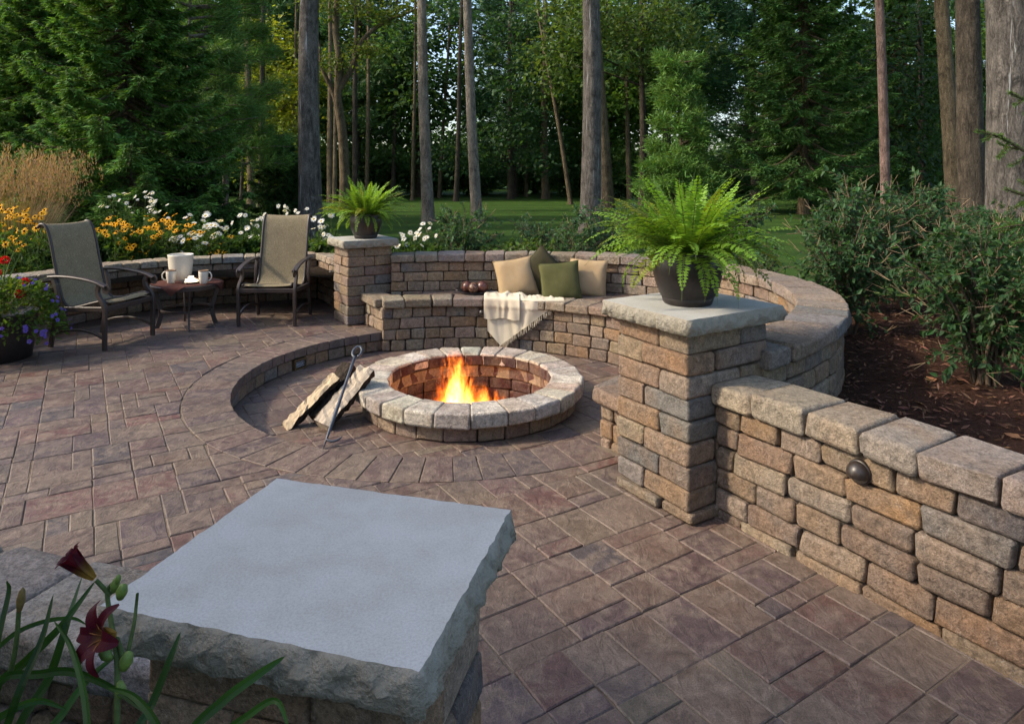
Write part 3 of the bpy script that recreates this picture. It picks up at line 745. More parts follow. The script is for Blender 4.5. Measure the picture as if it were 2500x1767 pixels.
# ---- side table
TB = np.array([-3.43, 7.2])
tb = thing('side_table', 'small round dark metal side table between the two sling chairs', 'table', (TB[0], TB[1], 0))
v, f = lathe_geo([(0, .405), (.32, .405), (.345, .41), (.348, .452), (.34, .456), (0, .454)], 40); O('table_top', (v, f), M['frame'], tb, False)
for k in range(4):
    a = R(30 + 90 * k); dx, dy = math.cos(a), math.sin(a)
    pr = spline([(.30, .41), (.285, .33), (.25, .22), (.243, .15), (.262, .06), (.285, 0)], 4)
    O('leg', sweep_geo([(r_ * dx, r_ * dy, z) for r_, z in pr], rect(.045, .018), up=(-dy, dx, 0)), M['frame'], tb)
O('ring_brace', sweep_geo([(.245 * math.cos(a), .245 * math.sin(a), .185) for a in np.linspace(0, 2 * math.pi, 40, endpoint=False)], rect(.012, .024), closed=True), M['frame'], tb)
# runner on the table
t = NT('rust_cloth', .9, .1); p = t.pos('Object'); n = t.noise(p, 300, 2); M['cloth'] = t.out(t.ramp(n, [(.3, (.055, .020, .016)), (.7, (.10, .040, .030))]), t.bump(n, .4, .002))
rn = thing('table_cloth', 'rust brown cloth square on the round side table', 'cloth', (TB[0], TB[1], .456))
n_ = 22; V = []; F = []
for i in range(n_):
    for j in range(n_):
        u, v_ = (i / (n_ - 1) - .5) * .62, (j / (n_ - 1) - .5) * .62; a = R(47); x, y = u * math.cos(a) - v_ * math.sin(a), u * math.sin(a) + v_ * math.cos(a)
        r_ = math.hypot(x, y); z = .0025
        if r_ > .348:
            k = .352 / r_; z = -(r_ - .348) * .95; x, y = x * k * (1 + .02), y * k * (1 + .02)
        V.append((x, y, z))
F = [[i * n_ + j, (i + 1) * n_ + j, (i + 1) * n_ + j + 1, i * n_ + j + 1] for i in range(n_ - 1) for j in range(n_ - 1)]
V = np.array(V); V2 = V + np.array((0, 0, .002)); O('cloth', (np.vstack([V, V2]), [q[::-1] for q in F] + [[k + len(V) for k in q] for q in F]), M['cloth'], rn, True)
# crockery
M['cream'] = plain('cream_glaze', (.66, .60, .49), .32, .5, 0, 60, .06)
M['brownrim'] = plain('brown_glaze', (.20, .12, .06), .4, .4)
TZ = .46
tag(add('vase', mesh('vase', *lathe_geo([(0, 0), (.085, 0), (.098, .01), (.112, .09), (.122, .18), (.127, .262), (.130, .276), (.126, .28), (.118, .272), (.112, .18), (.09, .03), (0, .02)], 36), True, None, None, [M['cream']]), None, (*px(405, Y=7.33, z=TZ)[:2], TZ)), 'tall cream ceramic vase at the back of the side table', 'vase')
def mug(u, Y, hand, label):
    p = px(u, Y=Y, z=TZ); m = thing('mug', label, 'mug', (p.x, p.y, TZ), R(hand), 'coffee mugs')
    O('cup', lathe_geo([(0, 0), (.030, 0), (.036, .008), (.043, .05), (.047, .1), (.049, .134), (.047, .136), (.044, .13), (.04, .05), (.033, .012), (0, .01)], 24), M['cream'], m, True)
    O('rim', lathe_geo([(.0485, .128), (.0505, .130), (.0505, .139), (.047, .141), (.045, .135)], 24), M['brownrim'], m, True)
    O('handle', sweep_geo([(.042 + .046 * math.sin(a) ** .8 if math.sin(a) > 0 else .042, 0, .078 + .046 * math.cos(a)) for a in np.linspace(.12, math.pi - .05, 14)], circ(.0065, 8), up=(0, 1, 0)), M['cream'], m, True)
mug(383, 7.12, 185, 'cream mug with brown rim, handle towards the sideways chair')
mug(456, 7.10, -5, 'cream mug with brown rim beside the lit candles')
cd = thing('candle_dish', 'small dark dish of white votive candles glowing on the table', 'candle', (*px(428, Y=7.14, z=TZ)[:2], TZ))
v, f = lathe_geo([(0, .0), (.05, .0), (.085, .014), (.088, .018), (.08, .018), (.05, .006), (0, .006)], 20); v[:, :2] *= (1 + .06 * np.sin(np.arctan2(v[:, 1], v[:, 0]) * 9))[:, None]
O('dish', (v, f), M['bronze'], cd, True)
t = NT('lit_wax', .5, .3); t.b.inputs['Emission Color'].default_value = (1, .78, .5, 1); t.b.inputs['Emission Strength'].default_value = .9; M['wax'] = t.out((.85, .80, .7))
rg = rng(4)
for k in range(9):
    a = k * 2.4; r_ = .012 + .045 * (k / 9) ** .6; h = .028 + .02 * rg.rand() + (.025 if k < 3 else 0)
    O('votive_candle', lathe_geo([(.017, .006), (.019, .012), (.018, h), (.012, h + .004), (0, h - .002)], 9), M['wax'], cd, True, (r_ * math.cos(a), r_ * math.sin(a), 0))
# ---- wall lights
def dome_light(label, pos, nrm, r_=.046):
    ang = math.atan2(nrm[1], nrm[0]) + math.pi / 2
    t = thing('wall_light', label, 'light', pos, ang)
    rot = np.array(Matrix.Rotation(R(90), 3, 'X')).T                # lathe axis z -> -y (out of the wall)
    v, f = lathe_geo([(0, -.03), (r_, -.03), (r_, .004), (r_ * .93, .008), (0, .008)], 28); O('mount_ring', (v @ rot, f), M['bronze'], t, True)
    v, f = lathe_geo([(r_ * .9, .006), (r_ * .9, .012), (r_ * .84, .026), (r_ * .62, .040), (r_ * .3, .049), (0, .052)], 28); v = v @ rot
    v2 = v.copy(); v2[:, 2] = np.where(v[:, 2] < -.35 * r_, -.35 * r_ + (v[:, 2] + .35 * r_) * .05, v[:, 2]); O('hood', (v2, f), M['bronze'], t, True)
    v, f = lathe_geo([(0, .007), (r_ * .86, .007), (r_ * .86, .011), (0, .016)], 28); O('lens', (v @ rot, f), M['lens'], t, True)
M['lens'] = plain('frosted_lens', (.22, .18, .14), .3, .5)
RN = -BV
dome_light('round bronze dome light on the straight garden wall', (1.3236 - BV[0] * .002, 2.597 - BV[1] * .002, .468), RN, .047)
def on_path(path, ratio, z0=0):
    r_ = path.P[:, 0] / path.P[:, 1]; i = int(np.argmin(abs(r_ - ratio))); i = min(max(i, 1), len(path.P) - 2)
    tg = path.P[i + 1] - path.P[i - 1]; tg /= np.linalg.norm(tg); return path.P[i], np.array((tg[1], -tg[0]))
p_, n_ = on_path(WALL_LEFT, (513 * 1.0889 - 1250) / 1667); dome_light('small round black light on the low wall between table and chair', (p_[0], p_[1], .385), n_, .043)
dd_ = JOG.at(.62); dome_light('small round black light on the short return wall by the far pillar', (dd_[0], dd_[1], .40), -BV, .045)
p_, n_ = on_path(BENCH, (1083 * 1.0889 - 1250) / 1667); dome_light('round bronze light on the bench face half hidden by the throw', (p_[0] + n_[0] * .004, p_[1] + n_[1] * .004, .185), n_, .045)
# ---- cushions
def fabric(name, c0, c1, rib=0, sc=260):
    t = NT(name, .9, .1); p = t.pos('Object'); n = t.noise(p, sc, 2); n1 = t.noise(p, 7, 2)
    c = t.mix(t.ramp(n1, [(.35, 0.0), (.7, 1.0)]), c0, c1); c = t.mix(.6, c, t.ramp(n, [(.3, .75), (.7, 1.2)]), 'MULTIPLY')
    if rib:
        s_ = t.new('ShaderNodeSeparateXYZ'); t.link(p, s_.inputs[0]); wv = t.math('SINE', t.math('MULTIPLY', s_.outputs[0], rib))
        k = t.math('MULTIPLY_ADD', wv, .5, .5); c = t.mix(.85, c, t.ramp(k, [(.0, .42), (.6, 1.1)]), 'MULTIPLY'); return t.out(c, t.bump(k, .8, .006))
    return t.out(c, t.bump(n, .35, .002))
M['tan'] = fabric('tan_canvas', (.36, .255, .14), (.41, .30, .175))
M['green'] = fabric('green_corduroy', (.095, .098, .038), (.13, .13, .055), 620)
M['dkgreen'] = fabric('dark_ribbed_velvet', (.06, .055, .03), (.085, .075, .042), 560)
def pillow(name, label, mat, centre, size, th, rz, tiltx, roll, seed):
    rg = rng(seed); n = 18; V = []; F = []; ph = rg.rand(4) * 6
    for side in (1, -1):
        for i in range(n + 1):
            for j in range(n + 1):
                u, v = i / n * 2 - 1, j / n * 2 - 1
                e = (1 - abs(u) ** 2.6) * (1 - abs(v) ** 2.6); d = th / 2 * max(e, 0) ** .42
                pin = 1 - .075 * (1 - abs(v) ** 2) * abs(u) ** 3 ; pin2 = 1 - .075 * (1 - abs(u) ** 2) * abs(v) ** 3
                x, y = u * size / 2 * pin, v * size / 2 * pin2
                wr = .006 * math.sin(u * 5 + ph[0] + v * 3) * math.sin(v * 4 + ph[1]) + .004 * math.sin((u - v) * 9 + ph[2]) * (abs(u * v))
                V.append((x, side * (d + (wr if e > .02 else 0)) * -1, y))
    m = (n + 1) ** 2
    for s_ in range(2):
        for i in range(n):
            for j in range(n):
                a = s_ * m + i * (n + 1) + j; q = [a, a + n + 1, a + n + 2, a + 1]; F.append(q if s_ == 0 else q[::-1])
    t = thing(name, label, 'pillow', centre, 0, 'cushions on the bench')
    o = O('cover', (np.array(V), F), mat, t, True)
    o.rotation_euler = (Matrix.Rotation(rz, 3, 'Z') @ Matrix.Rotation(tiltx, 3, 'X') @ Matrix.Rotation(roll, 3, 'Y')).to_euler()
    # piping along the seam
    per = []
    for k in range(4):
        for q in np.linspace(-1, 1, 14, endpoint=False):
            u, v = ((q, -1), (1, q), (-q, 1), (-1, -q))[k]
            pin = 1 - .075 * (1 - abs(v) ** 2) * abs(u) ** 3; pin2 = 1 - .075 * (1 - abs(u) ** 2) * abs(v) ** 3; per.append((u * size / 2 * pin, 0, v * size / 2 * pin2))
    pp = add('piping', mesh('piping', *sweep_geo(per, circ(.004, 5), closed=True), True, None, None, [mat]), o, local=True)
    return t
def rest(u, v, size, roll=0, Y=None):
    """centre of a pillow from the photo pixel of its centre at depth Y"""
    return px(u, v, Y=Y)
pillow('throw_pillow', 'tan canvas pillow leaning on the bench back beside the ball tray', M['tan'], px(1156, 622, Y=7.25), .42, .15, R(3), R(-24), R(-9), 1)
pillow('throw_pillow', 'dark ribbed green pillow standing on its corner behind the others', M['dkgreen'], px(1214, 612, Y=7.31), .43, .13, R(0), R(-10), R(45), 2)
pillow('throw_pillow', 'tan canvas pillow behind the green corduroy pillow', M['tan'], px(1318, 624, Y=7.20), .40, .15, R(-10), R(-14), R(3), 4)
pillow('throw_pillow', 'green corduroy pillow in front of the others beside the throw', M['green'], px(1256, 632, Y=7.05), .42, .16, R(-4), R(-22), R(-6), 3)
# ---- throw blanket over the bench edge
M['throw'] = fabric('cream_woven_throw', (.60, .52, .39), (.66, .59, .46), 0, 320)
th = thing('throw_blanket', 'cream fringed throw blanket draped over the bench edge', 'blanket', (-.05, 6.9, .2))
def edge_y(x):
    P = BENCH.offset(.055).P; k = P[:60]; return np.interp(x, k[:, 0], k[:, 1])
def drape(name, xs_top, fz, back, off, seed, nu=40, nv=34, fold=.014, freq=34, lean=None):
    """xs_top: (x0,x1) along the bench edge; fz(u): how far it hangs; back(u): length lying on the seat"""
    rg = rng(seed); V = []; ph = rg.rand() * 6
    for j in range(nv):
        q = j / (nv - 1)
        for i in range(nu):
            u = i / (nu - 1); x = xs_top[0] + (xs_top[1] - xs_top[0]) * u; ye = edge_y(x); lb, lf = back(u), fz(u)
            s = -lb + (lb + lf) * q; fa = fold * (math.sin(u * freq + ph + 1.3 * math.sin(u * 9 + q * 1.5)) * .7 + .5 * math.sin(u * freq * .43 + ph * 2 + q * 2.2) + .25 * math.sin(u * freq * 2.1 - q * 5))
            rr = .02
            if s < 0: p = (x, ye - s * 1.0 + off, SEAT + .006 + off * .6 + abs(fa) * 1.6 * min(1, -s * 12))
            else:
                a = min(s / rr, math.pi / 2); p = [x, ye - off - rr * math.sin(a) * .6 - abs(fa) * min(1, s * 9) - .003, SEAT + .006 + off * .6 - rr * (1 - math.cos(a))]
                if s > rr * math.pi / 2: p[2] -= (s - rr * math.pi / 2); p[1] += min(.03, (s - .03) * .12) if s > .11 else 0
                if lean: p[0] += lean(u, s)
                p = tuple(p)
            V.append(p)
    F = [[j * nu + i, j * nu + i + 1, (j + 1) * nu + i + 1, (j + 1) * nu + i] for j in range(nv - 1) for i in range(nu - 1)]
    V = np.array(V); V2 = V + np.array((0, .0035, -.001)); m = len(V)
    base = np.array(wpos(th)); VV = np.vstack([V, V2]); FF = [q for q in F] + [[k + m for k in q[::-1]] for q in F]
    add(name, mesh(name, VV - base, FF, True, None, None, [M['throw']]), th, base); return V.reshape(nv, nu, 3)
low = drape('lower_layer', (-.25, .41), lambda u: .07 + .42 * (1 - abs(u - .20) / .20 * .35 if u < .20 else max(0, 1 - (u - .20) / .80)), lambda u: .26 + .04 * math.sin(u * 7), .0, 1, 46, 34, .014, 13)
top_ = drape('upper_fold', (-.285, .075), lambda u: .225 + .01 * math.sin(u * 9), lambda u: .24, .018, 2, 30, 26, .016, 9)
drape('seat_layer', (.05, .52), lambda u: .0 + .02, lambda u: .12 + .06 * math.sin(u * 3), .004, 3, 26, 12, .010, 22)
rg = rng(9); gs = []
def strand(p, ln, dx=0):
    k = rg.uniform(-.012, .012, 2); gs.append(sweep_geo([p, (p[0] + dx * .5 + k[0] * .5, p[1] - .004, p[2] - ln * .5), (p[0] + dx + k[0], p[1] - .002 + k[1] * .4, p[2] - ln)], circ(.0021, 4), cap=False))
for i in range(9, 46):
    for k in range(2): p = low[-1][i]; strand((p[0] + rg.uniform(-.007, .007), p[1] - .004, p[2] + .004), rg.uniform(.045, .065))
for i in range(0, 26): # fringe lying on the seat front
    x = .30 + i * .016; strand((x, edge_y(x) + .012, SEAT + .012), 0.02, .02)
v, f = merge(*gs); base = np.array(wpos(th)); o = add('fringe', mesh('fringe', v - base, f, True, None, None, [M['throw']]), th, base); o['kind'] = 'stuff'
# ---- tray with ornamental balls
tp = px(1064, 654, z=SEAT); M['darktray'] = plain('dark_lacquer', (.014, .012, .014), .3, .5)
TRAY = np.array((tp.x, 7.20, SEAT - .002))
n_ = 9; V = []; F = []
for j in range(2):
    for i in range(n_):
        for k in range(5):
            u, q = i / (n_ - 1) * 2 - 1, k / 4 * 2 - 1; V.append((u * .19, q * .075 * (1 - .25 * abs(u)), .004 + .04 * abs(u) ** 2.2 + .01 * q * q - j * .006))
m_ = n_ * 5
for i in range(n_ - 1):
    for k in range(4): a = i * 5 + k; F += [[a, a + 5, a + 6, a + 1], [m_ + a, m_ + a + 1, m_ + a + 6, m_ + a + 5]]
edge = [i * 5 for i in range(n_)] + [(n_ - 1) * 5 + k for k in range(1, 5)] + [i * 5 + 4 for i in range(n_ - 2, -1, -1)] + [k for k in range(3, 0, -1)]
F += [[edge[i], edge[(i + 1) % len(edge)], m_ + edge[(i + 1) % len(edge)], m_ + edge[i]][::-1] for i in range(len(edge))]
tag(add('tray', mesh('tray', V, F, True, None, None, [M['darktray']]), None, TRAY + np.array((0, 0, .006)), (0, 0, R(-6))), 'long dark boat-shaped tray on the bench seat', 'tray')
t = NT('beaded_brown', .35, .5); p = t.pos('Object'); vo = t.new('ShaderNodeTexVoronoi'); vo.inputs['Scale'].default_value = 70; t.link(p, vo.inputs[0])
M['beads'] = t.out(t.ramp(vo.outputs['Distance'], [(.2, (.28, .15, .08)), (.6, (.05, .02, .015))]), t.bump(vo.outputs['Distance'], -.8, .006))
t = NT('swirled_brown', .3, .5); p = t.pos('Object'); n = t.noise(p, 14, 3, .6, 3); M['swirl'] = t.out(t.ramp(n, [(.4, (.035, .014, .012)), (.62, (.16, .06, .04))]))
def ball(dx, dy, r_, mat, label):
    u = np.linspace(0, math.pi, 11); tag(add('decorative_ball', mesh('decorative_ball', *lathe_geo([(r_ * math.sin(a) + 1e-5, -r_ * math.cos(a)) for a in u], 20), True, None, None, [mat]), None, TRAY + np.array((dx, dy, r_ + .012 + .25 * abs(dx) ** 2))), label, 'ball')
ball(-.07, .02, .062, M['swirl'], 'swirled dark red ball at the wall side of the tray')
ball(.0, -.022, .058, M['beads'], 'beaded brown ball in the middle of the tray')
ball(.09, .0, .064, M['swirl'], 'dark polished ball on the tray beside the tan pillow')
ball(.035, .06, .05, M['beads'], 'small beaded ball behind the others on the tray')
# ---- firewood and poker
def wood_mat(name, c0, c1, cd_):
    t = NT(name, .85, .2); p = t.pos('Object', (1, 1, .06)); n = t.noise(p, 70, 4, .65); n1 = t.noise(t.pos('Object'), 9, 3); n2 = t.noise(t.pos('Object', (1, 1, .1)), 24, 3, .6, .5)
    c = t.mix(n1, c0, c1); c = t.mix(1.0, c, t.ramp(n, [(.28, .45), (.5, 1.0), (.72, 1.25)]), 'MULTIPLY'); c = t.mix(t.ramp(n2, [(.60, 0.0), (.68, .8)]), c, cd_)
    return t.out(c, t.bump(n, .8, .006))
M['freshwood'] = wood_mat('fresh_split_wood', (.42, .32, .20), (.50, .405, .28), (.12, .07, .035)); M['greywood'] = wood_mat('weathered_split_wood', (.40, .34, .27), (.47, .39, .29), (.09, .06, .04))
t = NT('rough_bark', .95, .1); p = t.pos('Object', (1, 1, .3)); n = t.noise(p, 55, 4, .7); M['logbark'] = t.out(t.ramp(n, [(.35, (.018, .014, .011)), (.7, (.075, .058, .045))]), t.bump(n, 1, .02))
def log(label, p0, p1, w_, th_, face_n, seed, mat, name='firewood_log'):
    """split log: flat split face towards face_n, bark behind"""
    rg = rng(seed); p0, p1 = np.array(p0, float), np.array(p1, float); ax = p1 - p0; ln = np.linalg.norm(ax); ax /= ln
    fn = np.array(face_n, float); fn -= ax * fn.dot(ax); fn /= np.linalg.norm(fn); sd_ = np.cross(fn, ax)
    sec = [(-w_ / 2, .0), (-w_ / 6, .006), (w_ / 6, -.003), (w_ / 2, 0), (w_ * .48, -th_ * .35), (w_ * .3, -th_ * .8), (0, -th_), (-w_ * .32, -th_ * .82), (-w_ * .5, -th_ * .4)]
    k = len(sec); N_ = 18; V = []
    for i in range(N_ + 1):
        b = rg.uniform(-.008, .008, (k, 2)); s_ = 1 + .05 * math.sin(i * .8 + seed)
        for j, (a_, c_) in enumerate(sec): V.append(((a_ + b[j, 0]) * s_, (c_ + b[j, 1]) * s_, ln * i / N_ + rg.uniform(-.006, .006)))
    F = []; mi = []
    for i in range(N_):
        for j in range(k): F.append([i * k + j, (i + 1) * k + j, (i + 1) * k + (j + 1) % k, i * k + (j + 1) % k]); mi.append(0 if j in (0, 1, 2) else 1)
    F.append(list(range(k))); mi.append(0); F.append([N_ * k + j for j in range(k)][::-1]); mi.append(0)
    rot = Matrix((sd_, fn, ax)).transposed().to_4x4()
    o = add(name, mesh(name, V, F, False, None, None, [mat, M['logbark']], mi), None, p0); o.rotation_euler = rot.to_euler(); return tag(o, label, 'log', 'firewood by the fire pit')
log('pale freshly split log leaning in front of the other firewood', (-1.60, 4.80, SUNK + .012), (-1.30, 5.02, .125), .085, .075, (-.45, -.75, .45), 1, M['freshwood'])
log('weathered grey split log under the iron poker leaning on the pit', (-1.335, 4.77, SUNK + .055), (-1.085, 5.11, .150), .135, .10, (-.25, -.72, .62), 2, M['greywood'])
log('dark bark-covered log behind the split firewood', (-1.42, 4.88, SUNK + .06), (-1.255, 5.19, .165), .12, .13, (-.2, -.3, .9), 3, M['logbark'])
M['iron'] = plain('blue_black_iron', (.045, .055, .075), .45, .5, .3, 90)
pk0, pk1 = np.array((-1.228, 4.44, SUNK + .004)), np.array((-1.165, 5.06, .245)); ax = (pk1 - pk0) / np.linalg.norm(pk1 - pk0)
pk = thing('fire_poker', 'black iron fire poker with loop handle leaning on the logs', 'poker', tuple(pk0))
shaft = [pk0 + ax * s for s in np.linspace(0, np.linalg.norm(pk1 - pk0), 8)]
O('shaft', sweep_geo(np.array(shaft) - pk0, circ(.0115, 8), scale=[.15, .9, 1.2, 1.2, 1, 1, 1, 1]), M['iron'], pk, True)
sdv = np.array((1, 0, 0)) - ax * ax[0]; sdv /= np.linalg.norm(sdv); cen = pk1 + ax * .048 + sdv * .005
O('loop_handle', sweep_geo([cen + (ax * math.cos(a) * .05 + sdv * math.sin(a) * .033) - pk0 for a in np.linspace(math.pi, math.pi * 2.85, 22)], circ(.010, 8), up=tuple(np.cross(ax, sdv))), M['iron'], pk, True)
h0 = pk0 + ax * .07; O('hook', sweep_geo(spline([h0, h0 + sdv * .035 - ax * .012, h0 + sdv * .075 + ax * .002, h0 + sdv * .098 + ax * .03], 5) - pk0, circ(.008, 7), scale=[1] * 8 + [1, .95, .9, .8, .7, .6, .45, .3]), M['iron'], pk, True)
# ---- fire
FP = np.array((PIT[0] - .07, PIT[1] - .02, SUNK - .06))
fire = thing('campfire', 'open log fire with tall orange flames burning inside the stone pit', 'fire', tuple(FP - np.array((0, 0, .14))))
t = NT('charred_wood', .95, .1); p = t.pos('Object'); n = t.noise(p, 30, 3); vo = t.noise(p, 16, 2)
M['char'] = t.out(t.ramp(n, [(.3, (.006, .005, .005)), (.7, (.03, .025, .022))]), t.bump(n, 1, .02)); t.val(t.b.inputs['Emission Color'], (1, .22, .03, 1)); t.link(t.ramp(vo, [(.58, 0.0), (.7, 1.6)]), t.b.inputs['Emission Strength'])
rg = rng(6)
for k in range(6):
    a = R(60 * k + 15); b0 = np.array((.26 * math.cos(a), .26 * math.sin(a) * .9, -.13)); b1 = np.array((-.05 * math.cos(a), -.05 * math.sin(a), .06 + .02 * k / 6))
    pts = [b0 + (b1 - b0) * s for s in np.linspace(0, 1, 7)]; O('burning_log', sweep_geo(pts, [(x * rg.uniform(.85, 1.15), y * rg.uniform(.85, 1.15)) for x, y in circ(.038, 9)], scale=[.95, 1.05, .97, 1.06, 1, 1.04, .9]), M['char'], fire, True)
def flame_mat():
    m = bpy.data.materials.new('flame'); m.use_nodes = True; nt = NT.__new__(NT); nt.m = m; nt.t = m.node_tree; nt.n = nt.t.nodes
    for x in list(nt.n): nt.n.remove(x)
    t = nt; out = t.new('ShaderNodeOutputMaterial'); em = t.new('ShaderNodeEmission'); t.link(em.outputs[0], out.inputs['Volume'])
    pos = t.pos('Object'); s_ = t.new('ShaderNodeSeparateXYZ'); t.link(pos, s_.inputs[0]); z = s_.outputs[2]
    def dn(off, sc_, fr):
        mp = t.new('ShaderNodeMapping'); mp.inputs['Location'].default_value = off; mp.inputs['Scale'].default_value = (fr, fr, fr * .38); t.link(pos, mp.inputs[0])
        return t.math('MULTIPLY', t.math('SUBTRACT', t.noise(mp.outputs[0], 1, 3, .62, .6), .5), sc_)
    zz = t.math('MULTIPLY_ADD', z, 1.5, .22)
    dx = t.math('MULTIPLY', dn((3.1, 0, 0), .50, 13), zz); dy = t.math('MULTIPLY', dn((0, 7.7, 0), .50, 13), zz)
    dx = t.math('ADD', dx, t.math('MULTIPLY', dn((9, 2, 1), .26, 36), zz))
    x = t.math('ADD', s_.outputs[0], dx); y = t.math('ADD', s_.outputs[1], dy)
    tot = None
    for (cx_, cy_, w_, h_, k) in ((-.05, 0, .22, .60, 1.0), (.04, .03, .16, .52, .85), (-.09, .02, .09, .42, .6), (.16, -.01, .12, .36, .85), (.27, .01, .10, .30, .75), (-.19, 0, .08, .26, .55), (.0, -.03, .10, .5, .8)):
        q = t.math('DIVIDE', z, h_); qq = t.math('SUBTRACT', 1.0, q, clamp=True)
        wd = t.math('MULTIPLY', t.math('POWER', qq, .75), w_); wd = t.math('MAXIMUM', wd, .0008)
        ddx = t.math('SUBTRACT', x, cx_); ddy = t.math('SUBTRACT', y, cy_)
        r2 = t.math('ADD', t.math('MULTIPLY', ddx, ddx), t.math('MULTIPLY', ddy, ddy)); rr = t.math('DIVIDE', t.math('SQRT', r2), wd)
        i_ = t.math('MULTIPLY', t.math('SUBTRACT', 1.0, rr, clamp=True), k); i_ = t.math('MULTIPLY', i_, t.math('POWER', qq, .45))
        tot = i_ if tot is None else t.math('MAXIMUM', tot, i_)
    fine = dn((1, 4, 9), 1.5, 46); tot = t.math('MULTIPLY', tot, t.math('ADD', 1.0, fine), clamp=True)
    col = t.ramp(tot, [(0.0, (1, .09, .006)), (.22, (1, .17, .012)), (.5, (1, .36, .05)), (.8, (1, .62, .2))])
    st = t.ramp(tot, [(0.03, 0.0), (.2, .16), (.55, .62), (.85, 1.0)])
    t.link(col, em.inputs['Color']); t.link(t.math('MULTIPLY', st, 34.0), em.inputs['Strength'])
    m.cycles.volume_step_rate = .12 if hasattr(m, 'cycles') else 1
    return m
v, f = lathe_geo([(0, -.02), (.34, -.02), (.40, .06), (.38, .2), (.3, .36), (.25, .5), (.2, .65), (.14, .76), (.0, .80)], 20)
O('flame', (v, f), flame_mat(), fire, False, (0, 0, .03))
fl = bpy.data.lights.new('fire_glow', 'POINT'); fl.energy = 2.2; fl.color = (1, .42, .12); fl.shadow_soft_size = .1
flo = bpy.data.objects.new('fire_glow', fl); COL.objects.link(flo); flo.parent = fire; flo.location = (0, 0, .26)
# ------------------------------------------------------------------ vegetation
def leaf_mat(name, trans=.35, rough=.55, spec=.3, var=.35):
    t = NT(name, rough, spec); p = t.pos(); n = t.noise(p, 11, 2); c = t.mix(1.0, t.tint(), t.ramp(n, [(.25, 1 - var), (.75, 1 + var)]), 'MULTIPLY')
    t.out(c); tr = t.new('ShaderNodeBsdfTranslucent'); t.link(t.mix(1.0, c, (1.5, 1.35, .6), 'MULTIPLY'), tr.inputs[0])
    mx = t.new('ShaderNodeMixShader'); mx.inputs[0].default_value = trans; t.link(t.b.outputs[0], mx.inputs[1]); t.link(tr.outputs[0], mx.inputs[2])
    t.link(mx.outputs[0], t.n['Material Output'].inputs[0]); return t.m
M['leaf'] = leaf_mat('broad_leaf', .45); M['needle'] = leaf_mat('conifer_needle', .28, .6, .25); M['fern'] = leaf_mat('fern_leaf', .4, .5, .3, .2); M['petal'] = leaf_mat('petal', .3, .6, .2, .1)
M['dry'] = leaf_mat('dry_stem', .25, .8, .1)
def bark_mat(name, c0, c1, sc=14, streak=0):
    t = NT(name, .95, .1); p = t.pos('Position', (1, 1, .30)); n = t.noise(p, sc, 6, .72, .8); n2 = t.noise(t.pos(), 3, 3); n3 = t.noise(t.pos('Position', (1, 1, .5)), sc * 4, 3, .7)
    c = t.ramp(n, [(.36, c0), (.52, tuple((x + y) / 2 for x, y in zip(c0, c1))), (.64, c1)]); c = t.mix(t.ramp(n2, [(.4, 0.0), (.75, .5)]), c, tuple(x * 1.3 for x in c1)); c = t.mix(.8, c, t.ramp(n3, [(.3, .5), (.7, 1.45)]), 'MULTIPLY')
    if streak:
        s_ = t.noise(t.pos('Position', (1, 1, .045)), 13, 4, .65); c = t.mix(t.ramp(s_, [(.635, 0.0), (.67, streak)]), c, (.42, .43, .44))
    return t.out(c, t.bump(n, 1.0, .09))
M['bark_grey'] = bark_mat('grey_furrowed_bark', (.040, .036, .033), (.165, .148, .132), 13, .8)
M['bark_brown'] = bark_mat('brown_bark', (.05, .038, .025), (.18, .14, .09), 15)
M['bark_pale'] = bark_mat('pale_flaky_bark', (.085, .072, .06), (.25, .218, .18), 12)
M['bark_dark'] = bark_mat('dark_bark', (.03, .025, .02), (.095, .078, .06), 12)
M['bark_pink'] = bark_mat('pinkish_pine_bark', (.10, .065, .055), (.24, .165, .14), 10)
M['stem'] = plain('green_stem', (.06, .09, .025), .7, .2)
M['twig'] = plain('woody_twig', (.09, .065, .045), .85, .1)
def unit(a): return a / (np.linalg.norm(a, axis=-1, keepdims=True) + 1e-9)
def leaves4(P, D, N, L, W, tint):
    """rhombus leaves: base P, direction D, face normal N"""
    D = unit(D); S = unit(np.cross(D, N)); L = np.asarray(L)[:, None]; W = np.asarray(W)[:, None]; Nn = np.cross(S, D)
    V = np.stack([P, P + D * L * .45 + S * W / 2 + Nn * W * .12, P + D * L, P + D * L * .45 - S * W / 2 + Nn * W * .12], 1).reshape(-1, 3)
    n = len(P); F = np.arange(n * 4).reshape(n, 4); return V, F, np.repeat(tint, 4, 0)
def leaves6(P, D, N, L, W, tint, droop=.15):
    D = unit(D); S = unit(np.cross(D, N)); Nn = np.cross(S, D); L = np.asarray(L)[:, None]; W = np.asarray(W)[:, None]
    b = P; tip = P + D * L - Nn * L * droop; r1 = P + D * L * .3 + S * W * .48 + Nn * W * .1; r2 = P + D * L * .68 + S * W * .33 + Nn * (W * .06 - L * droop * .4); l1 = r1 - S * W * .96; l2 = r2 - S * W * .66
    V = np.stack([b, r1, r2, tip, l2, l1], 1).reshape(-1, 3); n = len(P); k = np.arange(n)[:, None] * 6
    F = np.concatenate([k + np.array([[0, 1, 2, 3]]), k + np.array([[0, 3, 4, 5]])], 0); return V, F, np.repeat(tint, 6, 0)
def cat(parts):
    V = []; F = []; T = []; k = 0
    for v, f, t in parts: V.append(v); F.append(f + k); T.append(t); k += len(v)
    return np.vstack(V), np.vstack(F), np.vstack(T)
def tints(rg, n, base, var=.25, hue=.12):
    c = np.array(base)[None] * (1 + rg.uniform(-var, var, (n, 1))); return np.clip(c * (1 + rg.uniform(-hue, hue, (n, 3))), 0, 1)
def rdir(rg, n): return unit(rg.normal(0, 1, (n, 3)))
